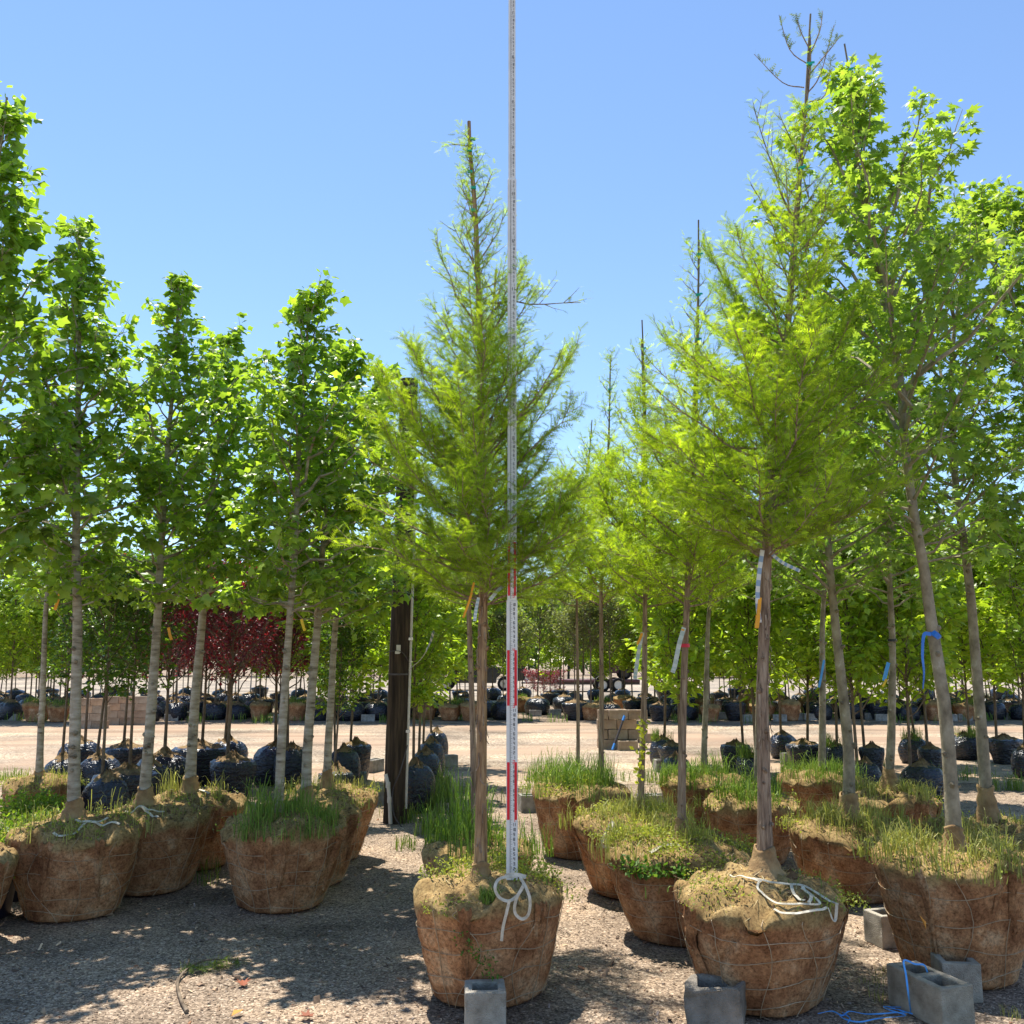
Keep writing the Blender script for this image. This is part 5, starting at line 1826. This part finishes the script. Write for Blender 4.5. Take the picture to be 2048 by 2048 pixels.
# ------------------------------------------------------------------ concrete blocks
def block_mesh(L, W, H, cores, seed, rough=.0, mat='concrete', chip=0.0, tint=(1, 1, 1)):
    """hollow block, cores upright, origin at the middle of its foot"""
    rng = np.random.default_rng(seed)
    mb = MB()
    wall = .038
    xs = [-L / 2]
    cl = (L - wall * (cores + 1)) / cores
    for c in range(cores):
        xs += [-L / 2 + wall * (c + 1) + cl * c, -L / 2 + wall * (c + 1) + cl * (c + 1)]
    xs.append(L / 2)
    ys = [-W / 2, -W / 2 + wall, W / 2 - wall, W / 2]
    nx, ny = len(xs), 4
    solid = np.ones((nx - 1, 3), bool)
    for c in range(cores):
        solid[1 + 2 * c, 1] = False
    zs = np.linspace(0, H, 4)
    vid, V, Fq = {}, [], []

    def vtx(i, j, k):
        if (i, j, k) not in vid:
            q = np.array([xs[i], ys[j], zs[k]]) + (rng.normal(0, rough, 3) if rough else 0)
            if chip and k == 3 and rng.random() < .45:
                q[2] -= abs(rng.normal(0, chip))
            vid[(i, j, k)] = len(V)
            V.append(q)
        return vid[(i, j, k)]
    for i in range(nx - 1):
        for j in range(3):
            if not solid[i, j]:
                continue
            Fq.append([vtx(i, j, 3), vtx(i + 1, j, 3), vtx(i + 1, j + 1, 3), vtx(i, j + 1, 3)])
            Fq.append([vtx(i, j, 0), vtx(i, j + 1, 0), vtx(i + 1, j + 1, 0), vtx(i + 1, j, 0)])
            for k in range(3):
                def s(a, b):
                    return 0 <= a < nx - 1 and 0 <= b < 3 and solid[a, b]
                if not s(i - 1, j): Fq.append([vtx(i, j + 1, k), vtx(i, j, k), vtx(i, j, k + 1), vtx(i, j + 1, k + 1)])
                if not s(i + 1, j): Fq.append([vtx(i + 1, j, k), vtx(i + 1, j + 1, k), vtx(i + 1, j + 1, k + 1), vtx(i + 1, j, k + 1)])
                if not s(i, j - 1): Fq.append([vtx(i, j, k), vtx(i + 1, j, k), vtx(i + 1, j, k + 1), vtx(i, j, k + 1)])
                if not s(i, j + 1): Fq.append([vtx(i + 1, j + 1, k), vtx(i, j + 1, k), vtx(i, j + 1, k + 1), vtx(i + 1, j + 1, k + 1)])
    mb.add(V, Fq, tint)
    return mb.mesh('concrete_block', M[mat])


def place_block(me, label, x, y, z=0.0, rz=0.0, rx=0.0, ry=0.0, group=None, bevel=0.006, name='concrete_block'):
    o = bpy.data.objects.new(name, me)
    COL.objects.link(o)
    o.location = (x, y, z)
    o.rotation_euler = (rx, ry, rz)
    if bevel:
        bv = o.modifiers.new('edge_wear', 'BEVEL')
        bv.width = bevel
        bv.segments = 2
        bv.limit_method = 'ANGLE'
    return tag(o, label, 'block', group)


half = block_mesh(.20, .195, .195, 1, 1, .001, tint=(1.2, 1.15, 1.06))
full = block_mesh(.395, .195, .195, 2, 2, .001)
broken = block_mesh(.27, .20, .20, 1, 3, .007, chip=.018, tint=(.80, .75, .70))
oldb = block_mesh(.395, .195, .20, 2, 4, .002, tint=(1.2, 1.1, .95))
BG_ = 'concrete blocks on the ground'
place_block(half, 'clean grey half block against the burlap ball of the staff tree', XatY(970, 4.9, .1), 4.885, 0, .06, group=BG_)
place_block(broken, 'rough dark broken block at the left foot of the front right ball', XatY(1432, 4.93, .1), 4.94, 0, -.35, group=BG_, bevel=.012)
place_block(oldb, 'weathered hollow block with blue twine hanging over its side', XatY(1866, 5.0, .1), 5.04, 0, 1.87, group=BG_)
place_block(half, 'smooth grey block standing behind the weathered one at the right ball', XatY(1907, 5.35, .1), 5.32, 0, -.12, group=BG_)
place_block(half, 'shaded dark grey block between the right ball and the one behind it', XatY(1779, 6.2, .1), 6.25, 0, .25, group=BG_)
mids = [  # px, row of foot, rz, label
    (1072, 1625, .2, 'hollow block beside the grassy ball right of the staff'),
    (452, 1590, .9, 'hollow block in front, right of the round black wrap'),
    (522, 1562, .3, 'hollow block lying wide between round wrap and speckled trunk'),
    (744, 1545, 1.2, 'hollow block standing just left of the pole, upper'),
    (702, 1575, .2, 'dark block in the shade below the pear-shaped wrap'),
    (757, 1610, .5, 'shaded block half behind the left side of the pole'),
    (890, 1535, .3, 'tan block right of the black wraps behind the pole'),
    (1322, 1520, 1.2, 'grey block standing on end left of the red-banded cypress'),
    (1335, 1545, .15, 'flat hollow block left of the red-banded cypress foot'),
    (1312, 1625, .1, 'hollow block behind the foot of the twine-looped ball'),
    (1340, 1527, .6, 'block half under the small black wraps near the cypress'),
    (1590, 1530, .2, 'low block between black wraps, right of tallest cypress'),
    (905, 1430, .1, 'block lying before the burlap balls left of the staff'),
    (975, 1432, .05, 'block at the lane edge seen just left of the staff'),
    (1071, 1433, 0.0, 'pale block lying against the dark blue wrap right of the staff'),
    (1110, 1431, .2, 'block left of the glossy blue-black wrap beyond the lane'),
    (1168, 1434, .1, 'tan block under the flat dark wrap beyond the lane'),
    (500, 1418, .1, 'block at the far lane edge behind the third grey trunk'),
    (340, 1442, .3, 'long tan block lying left at the far lane edge'),
    (735, 1443, .1, 'two-holed block at the far lane edge left of the pole'),
]
for px, ry, rz, lab in mids:
    gx, gy = G(px, ry)
    place_block(full, lab, gx, gy + .1, 0, rz, bevel=0, group=BG_)
rg = random.Random(5)
farb = [20, 560, 585, 1440, 1500, 1560, 1595, 1620, 1720, 1745, 1765, 1900, 1930, 1960, 2010]
for i, px in enumerate(farb):
    gx, gy = G(px, 1440 + rg.uniform(-3, 3))
    place_block(full, 'grey block at the foot of the far lane row, %s of these from the left' % ORD[i], gx, gy, 0, rg.uniform(-.25, .25), bevel=0, group='blocks along the far row')

# stack of tan blocks by the lane
tans = [block_mesh(.39, .195, .19, 2, 7 + k, .002, 'brickred', tint=t) for k, t in enumerate(((1, 1, 1), (.85, .82, .8), (1.12, 1.0, .9), (.95, .98, 1.0)))]
tan = tans[0]
tanh = block_mesh(.195, .195, .19, 1, 8, .0015, 'brickred', tint=(.8, .78, .76))
sx, sy = G(1248, 1500)
sy += .25
SG = 'blocks of the tan stack'
course = [('full', 'f'), ('half', 'h')]
names_c = ['bottom', 'second', 'third', 'top']
for lv in range(4):
    z = lv * .197
    if lv % 2 == 0:
        items = [(-.31, 0, tan), (.092, 0, tan), (-.3, .21, tan), (.10, .21, tan)]
    else:
        items = [(-.40, 0, tanh), (-.10, 0, tan), (.30, .0, tan), (-.1, .21, tan)]
    for k, (dx, dy, me) in enumerate(items):
        me = tans[(k + 2 * lv + lv // 2) % 4] if me is tan else me
        o = place_block(me, 'tan block in the %s course of the lane stack, %s' % (names_c[lv], ['front left', 'front middle', 'front right', 'behind'][k] if lv % 2 else ['front left', 'front right', 'back left', 'back right'][k]),
                        sx + dx + rg.gauss(0, .008), sy + dy + rg.gauss(0, .012), z, rg.gauss(0, .02), bevel=.008, group=SG)
place_block(tan, 'single tan block leaning place before the stack, the steel bar rests on it', XatY(1255, sy - .35, .1), sy - .36, 0, .03, bevel=0, group=SG)
for k, (px, dz) in enumerate(((1250, 0), (1295, 0), (1272, .197))):
    gx, gy = XatY(px, sy + 1.4, .3), sy + 1.4 + .05 * k
    place_block(tan, ['tan block on the ground behind the stack, left', 'tan block on the ground behind the stack, right', 'tan block lying across the two behind the stack'][k], gx, gy, dz, .02, bevel=0, group=SG)
bar = thing('steel_bar', 'black steel bar with blue taped ends leaning on the block stack', 'bar', (XatY(1226, sy - .5, 0), sy - .42, 0))
mb = MB()
b_ = np.array(bar.location)
p0, p1 = np.array([0, 0, .02]), P(1249, 1432, sy - .13) - b_
tube(mb, [p0 * .82 + p1 * .18, p0 * .14 + p1 * .86], .024, 8)
mb.build('rod', M['steel'], bar, True)
for a, b in ((0, .18), (.86, 1)):
    mb = MB()
    tube(mb, [p0 * (1 - a) + p1 * a, p0 * (1 - b) + p1 * b], .026, 8)
    mb.build('blue_end', M['bluegrip'], bar, True)
# two pallets of blocks beyond the lane on the left
for si, (px, ry, nx_, nz) in enumerate(((177, 1457, 2, 4), (248, 1450, 3, 4))):
    gx, gy = G(px, ry)
    for lv in range(nz):
        for k in range(nx_):
            me = tans[(lv * 3 + k) % 4]
            place_block(me, 'tan block in the %s stack beyond the lane, %s course, %s from left' % (['narrow', 'wide'][si], names_c[lv], ORD[k]),
                        gx + (k - (nx_ - 1) / 2) * .40 + (.0 if lv % 2 else .06), gy + .1, lv * .197, 0, bevel=0, group='blocks stacked beyond the lane')

# ------------------------------------------------------------------ potted shrubs far left
def shrub(label, px, Y, R, H, seed):
    x = XatY(px, Y, .3)
    root = thing('potted_shrub', label, 'shrub', (x, Y, 0), 0, 'feathery green shrubs at the left edge')
    rg = np.random.default_rng(seed)
    mb = MB()
    ns = 20
    rows = []
    for r, z in ((.13, 0), (.135, .01), (.165, .24), (.175, .24), (.175, .27), (.16, .27), (.155, .22), (.02, .22)):
        rows.append([(r * math.cos(a), r * math.sin(a), z) for a in np.arange(ns) * 2 * math.pi / ns])
    n = len(rows)
    i, j = np.meshgrid(np.arange(n - 1), np.arange(ns), indexing='ij')
    k = (j + 1) % ns
    mb.add(np.array(rows).reshape(-1, 3), np.stack([i * ns + j, i * ns + k, (i + 1) * ns + k, (i + 1) * ns + j], -1).reshape(-1, 4))
    mb.build('pot', M['pot'], root, True)
    st, lf = MB(), MB()
    for s in range(70):
        d = nrm(np.array([*rg.normal(0, .75, 2), 1.0]))
        L = H * rg.uniform(.65, 1.05)
        tip = np.array([d[0] * R * 1.35, d[1] * R * 1.35, .22 + d[2] * L * .75])
        p = smooth_path([(d[0] * .03, d[1] * .03, .22), tip * .55 + [0, 0, .12], tip], 7)
        tube(st, p, np.linspace(.004, .001, 7), 3, cap=False)
        m = 46
        t = rg.uniform(.3, 1, m)
        q = np.array([path_at(p, v) for v in t]) + rg.normal(0, .028, (m, 3))
        put(lf, DIAM, q, rand_unit(rg, m) + [0, 0, .6], rand_unit(rg, m), .030 * rg.uniform(.6, 1.3, m), tone(rg, m, (.08, .17, .02), (.24, .34, .05), .2))
    st.build('stems', M['dark_bark'], root)
    tag(lf.build('foliage', M['leaf'], root), kind='stuff')


shrub('feathery light green potted shrub at the left edge, sunlit, in front', 35, 7.4, .30, .52, 1)
shrub('feathery green potted shrub left of the front grey trunk', 112, 7.9, .30, .50, 2)
shrub('feathery green potted shrub showing right of the front grey trunk', 178, 7.6, .26, .42, 3)
shrub('feathery green potted shrub low at the left picture edge, nearest', -15, 6.9, .30, .45, 4)
shrub('feathery green shrub behind the others beside the olive-barked trunk', 60, 9.2, .34, .46, 5)

# ------------------------------------------------------------------ grass on the ground
mb = MB()
rg = np.random.default_rng(50)
for px, py, n, h in ((850, 1660, 160, .3), (870, 1625, 220, .42), (830, 1690, 120, .2), (905, 1600, 200, .5), (1075, 1560, 60, .3), (1110, 1545, 60, .25), (440, 1700, 110, .22), (470, 1660, 90, .28), (420, 1755, 90, .16),
                     (1310, 1560, 80, .25), (1460, 1560, 120, .35), (1690, 1560, 120, .3), (1760, 1545, 120, .35), (1930, 1560, 120, .35), (2000, 1580, 140, .35), (1350, 1560, 80, .3), (690, 1540, 60, .25), (30, 1560, 130, .25), (1240, 1560, 50, .25), (1500, 1600, 80, .3), (815, 1640, 130, .22), (860, 1580, 120, .35), (1650, 1550, 100, .3)):
    gx, gy = G(px, py)
    for k in range(4):
        grass(mb, (gx + rg.normal(0, .16), gy + rg.normal(0, .2), 0), n // 4, h * rg.uniform(.6, 1.1), .12, rg, (0.09, 0.17, 0.03), (0.24, 0.31, 0.07), w=.007)
for px, py in ((385, 1940), (420, 1935), (450, 1930), (1770, 1950), (1975, 1975), (2030, 2035), (1745, 1968), (1760, 2000)):
    gx, gy = G(px, py)
    grass(mb, (gx, gy, 0), 26, .06, .07, rg, *GC_DRY, w=.003)
for i in range(40):
    gx, gy = rg.uniform(-16, 16), rg.uniform(11, 14.5)
    grass(mb, (gx, gy, 0), 16, .2, .15, rg, *GC_DRY, w=.008)
for i in range(190):
    gx, gy = rg.uniform(-24, 24), rg.uniform(26.8, 34)
    grass(mb, (gx, gy, 0), 20, .3, .3, rg, *GC_GRN, w=.016)
tag(mb.build('ground_grass', M['grass']), 'thin green grass tufts growing out of the mulch', 'grass', kind='stuff')

# ------------------------------------------------------------------ small things on the ground
x, y = G(360, 1990)
stick = thing('fallen_twig', 'bent bare twig with green leaflets lying on the mulch front left', 'twig', (x, y, 0))
b_ = np.array(stick.location)
mb = MB()


def gp(px, py, z=.012):
    gx, gy = G(px, py)
    return np.array([gx, gy, z]) - b_


tube(mb, smooth_path([gp(374, 2028), gp(362, 2005), gp(355, 1970), gp(375, 1948, .03), gp(410, 1935, .04), (gp(450, 1932, .035)), gp(500, 1928, .02)], 24), np.linspace(.011, .003, 24), 7)
tube(mb, smooth_path([gp(368, 1955, .02), gp(378, 1935, .05), gp(382, 1926, .06)], 6), np.linspace(.005, .002, 6), 5)
mb.build('stem', M['dark_bark'], stick, True)
mb = MB()
rg = np.random.default_rng(60)
t = rg.random((70, 1))
put(mb, FEATH[5], gp(375, 1948, .03) * (1 - t) + gp(480, 1930, .03) * t + rg.normal(0, .02, (70, 3)) * [1, 1, .4], rg.normal(0, 1, (70, 3)) * [1, 1, .3], np.array([[0, 0, 1.0]]) + rg.normal(0, .3, (70, 3)), np.full(70, .07), tone(rg, 70, (.08, .15, .02), (.2, .28, .04)))
mb.build('leaflets', M['cyp_leaf'], stick)
for px, py, mat, rz, lab in ((487, 1977, 'deadleaf', .4, 'curled brown dead leaf on the mulch, upper of the front pair'), (624, 2040, 'deadleaf', 1.8, 'folded reddish dead leaf at the bottom edge'), (463, 2038, 'deadleaf2', -.6, 'bright orange dry leaf at the bottom edge'), (1848, 1860, 'deadleaf2', .3, 'dry orange-brown leaf hanging on the right front ball')):
    V, Fc = MAPLE if mat == 'deadleaf' else SIMPLE
    V = V * .075
    V[:, 2] = .012 + np.abs(V[:, 0]) * .5
    mb = MB().add(V, Fc)
    o = mb.build('dead_leaf', M[mat])
    if py == 1860:
        o.location = P(px, py, 5.27)
        o.rotation_euler = (1.1, .2, .9)
    else:
        o.location = (*G(px, py), .003)
        o.rotation_euler = (0.12, 0, rz)
    sd = o.modifiers.new('thick', 'SOLIDIFY')
    sd.thickness = .001
    tag(o, lab, 'leaf', 'fallen dry leaves')
# blue twine
mb = MB()
x, y = G(1740, 2030)
tw = bpy.data.objects
b_ = np.zeros(3)


def gt(px, py, z=.012):
    return np.array([*G(px, py), z])


for pl in ([(1636, 2032), (1665, 2030), (1685, 2036), (1700, 2030), (1730, 2033), (1762, 2035), (1800, 2030), (1850, 2034), (1900, 2038), (1945, 2040)],
           [(1680, 2036), (1690, 2046), (1720, 2049), (1760, 2044), (1812, 2036), (1780, 2028), (1768, 2018), (1800, 2022), (1835, 2019), (1850, 2028)],
           [(1685, 2030), (1700, 2044), (1695, 2052)], [(1775, 2019), (1800, 2028), (1830, 2034)]):
    ribbon(mb, [gt(a, b, .012 + .006 * (i % 2)) for i, (a, b) in enumerate(pl)], .0065, (0, 0, 1), twist=9)
ribbon(mb, [gt(1822, 2030), P(1817, 1990, 4.93), P(1812, 1950, 4.955), P(1808, 1921, 5.0), P(1830, 1928, 5.03), P(1848, 1930, 5.06), P(1855, 1945, 5.08)], .009, (0, -1, .4))
o = mb.build('blue_twine', M['light_blue'])
tag(o, 'tangled light blue baling twine on the ground, looped over a hollow block', 'twine')

# ------------------------------------------------------------------ pickup truck far behind
def wheel(parent, x, y, r, w, rim='rim', spokes=6):
    mb = MB()
    a = np.linspace(0, 2 * math.pi, 29)[:-1]
    rows = []
    for rr, yy2 in ((.62, -w / 2), (.94, -w / 2), (1.0, -w / 2 + .03), (1.0, w / 2 - .03), (.94, w / 2), (.62, w / 2)):
        rows.append(np.stack([np.cos(a) * r * rr, np.full(28, yy2), np.sin(a) * r * rr], -1))
    n, ns = len(rows), 28
    i, j = np.meshgrid(np.arange(n - 1), np.arange(ns), indexing='ij')
    k = (j + 1) % ns
    mb.add(np.vstack(rows) + [x, y, r], np.stack([i * ns + j, (i + 1) * ns + j, (i + 1) * ns + k, i * ns + k], -1).reshape(-1, 4))
    wh = mb.build('wheel', M['tyre'], parent, True)
    mb = MB()
    tube(mb, [(x, y - w / 2 + .05, r), (x, y - w / 2 + .07, r)], r * .63, 24)
    if spokes:
        for s in range(spokes):
            t = s * 2 * math.pi / spokes
            d = np.array([math.cos(t), 0, math.sin(t)])
            c = np.array([x, y - w / 2 + .02, r])
            ribbon(mb, [c, c + d * r * .6], r * .16, (0, 1, 0), n=2)
    mb.build('rim', M[rim], wh)
    return wh


TY = 57.0
xr = XatY(1050, TY, 1.0)
truck = thing('pickup_truck', 'dark grey pickup truck parked behind the staff, tail light showing', 'truck', (xr, TY, 0))


def extr(poly, y0, y1):
    n = len(poly)
    V = [(x, y0, z) for x, z in poly] + [(x, y1, z) for x, z in poly]
    mb = MB()
    mb.add(V, [list(range(n))])
    mb.add(V, [list(range(2 * n - 1, n - 1, -1))])
    i = np.arange(n)
    k = (i + 1) % n
    mb.add(V, np.stack([i, n + i, n + k, k], -1))
    return mb


body = [(0, .62), (-.05, 1.36), (-1.75, 1.38), (-1.78, 1.40), (-3.85, 1.38), (-5.3, 1.30), (-5.65, 1.1), (-5.7, .6), (-5.2, .5), (-5.15, .75), (-4.9, .98), (-4.5, .98), (-4.25, .75), (-4.2, .45), (-1.75, .45), (-1.7, .75), (-1.45, .98), (-1.05, .98), (-.8, .75), (-.75, .52)]
extr(body[::-1], -.98, .98).build('body', M['truck'], truck)
cabp = [(-1.8, 1.38), (-1.95, 1.92), (-3.1, 1.95), (-3.9, 1.38)]
cab = extr(cabp, -.85, .85).build('cab', M['truck'], truck)
extr([(-1.95, 1.45), (-2.03, 1.85), (-2.7, 1.87), (-2.7, 1.45)], -.865, .865).build('side_window', M['glass'], cab)
extr([(-2.78, 1.45), (-2.78, 1.87), (-3.08, 1.86), (-3.62, 1.45)], -.865, .865).build('side_window', M['glass'], cab)
for wx in (-1.25, -4.7):
    for wy in (-.86, .86):
        wheel(truck, wx, wy, .41, .26)
mb = MB()
box(mb, (.0, -.86, 1.12), (.09, .24, .36))
mb.build('tail_light', M['taillight'], truck)
mb = MB()
box(mb, (.0, .86, 1.12), (.09, .24, .36))
mb.build('tail_light', M['taillight'], truck)
mb = MB()
box(mb, (.06, 0, .6), (.2, 1.9, .16), bev=.03)
mb.build('rear_bumper', M['chrome'], truck)
mb = MB()
box(mb, (-5.72, 0, .6), (.16, 1.95, .2), bev=.03)
mb.build('front_bumper', M['chrome'], truck)

# flatbed with machine
FY = 55.0
fx = XatY(1200, FY, .5)
flat = thing('flatbed_trailer', 'low rusty flatbed trailer with white-rimmed wheel parked behind the cypress row', 'trailer', (fx, FY, 0))
mb = MB()
box(mb, (-.6, 0, .62), (5.6, 2.1, .14), bev=.02)
mb.build('deck', M['rust'], flat)
mb = MB()
for yy2 in (-.9, .9):
    box(mb, (-.6, yy2, .48), (5.6, .1, .14))
tube(mb, [(-3.4, 0, .5), (-4.6, 0, .5)], .06, 6)
mb.build('frame', M['steel'], flat)
for wx in (0.05, .95):
    for wy in (-1.1, 1.1):
        wheel(flat, wx, wy, .40, .24, 'whiterim', 0)
for sy_ in (-1.1, 1.1):
    mb = MB()
    p = [(.05 + .5 * math.cos(t), sy_, .42 + .5 * math.sin(t)) for t in np.linspace(math.pi, .25, 12)]
    ribbon(mb, p, .28, (0, 0, 1) if False else (.01, 0, .02), n=24)
    V = []
    for (x_, _, z_) in p:
        V += [(x_, sy_ - .15, z_), (x_, sy_ + .15, z_)]
    i = np.arange(11)
    mb = MB().add(V, np.stack([2 * i, 2 * i + 1, 2 * i + 3, 2 * i + 2], -1))
    fo = mb.build('fender', M['chrome'], flat)
    fo.modifiers.new('thick', 'SOLIDIFY').thickness = .02
mach = thing('skid_loader', 'yellow loader with dark cab and big fender on the flatbed trailer', 'loader', (fx + .6, FY, .7))
extr([(-1.2, .45), (-1.15, .95), (-.35, 1.0), (-.3, 1.25), (1.1, 1.2), (1.35, .9), (1.35, .35), (-1.0, .35)][::-1], -.6, .6).build('hood', M['rust'], mach)
extr([(.25, 1.2), (.3, 1.95), (1.3, 1.9), (1.4, 1.0), (.3, 1.0)][::-1], -.62, .62).build('cab', M['darkcap'], mach)
extr([(-.75, 1.0), (-.7, 1.45), (-.3, 1.62), (.1, 1.62), (.2, 1.2), (-.2, 1.0)][::-1], -.45, .45).build('engine_cover', M['machine'], mach)
for wx in (-.7, .8):
    for wy in (-.6, .6):
        wheel(mach, wx, wy, .36, .26, 'steel', 0)

mb = MB()
print('meshes', len(bpy.data.meshes), 'objects', len(bpy.data.objects), 'tris', sum(len(m.polygons) for m in bpy.data.meshes))
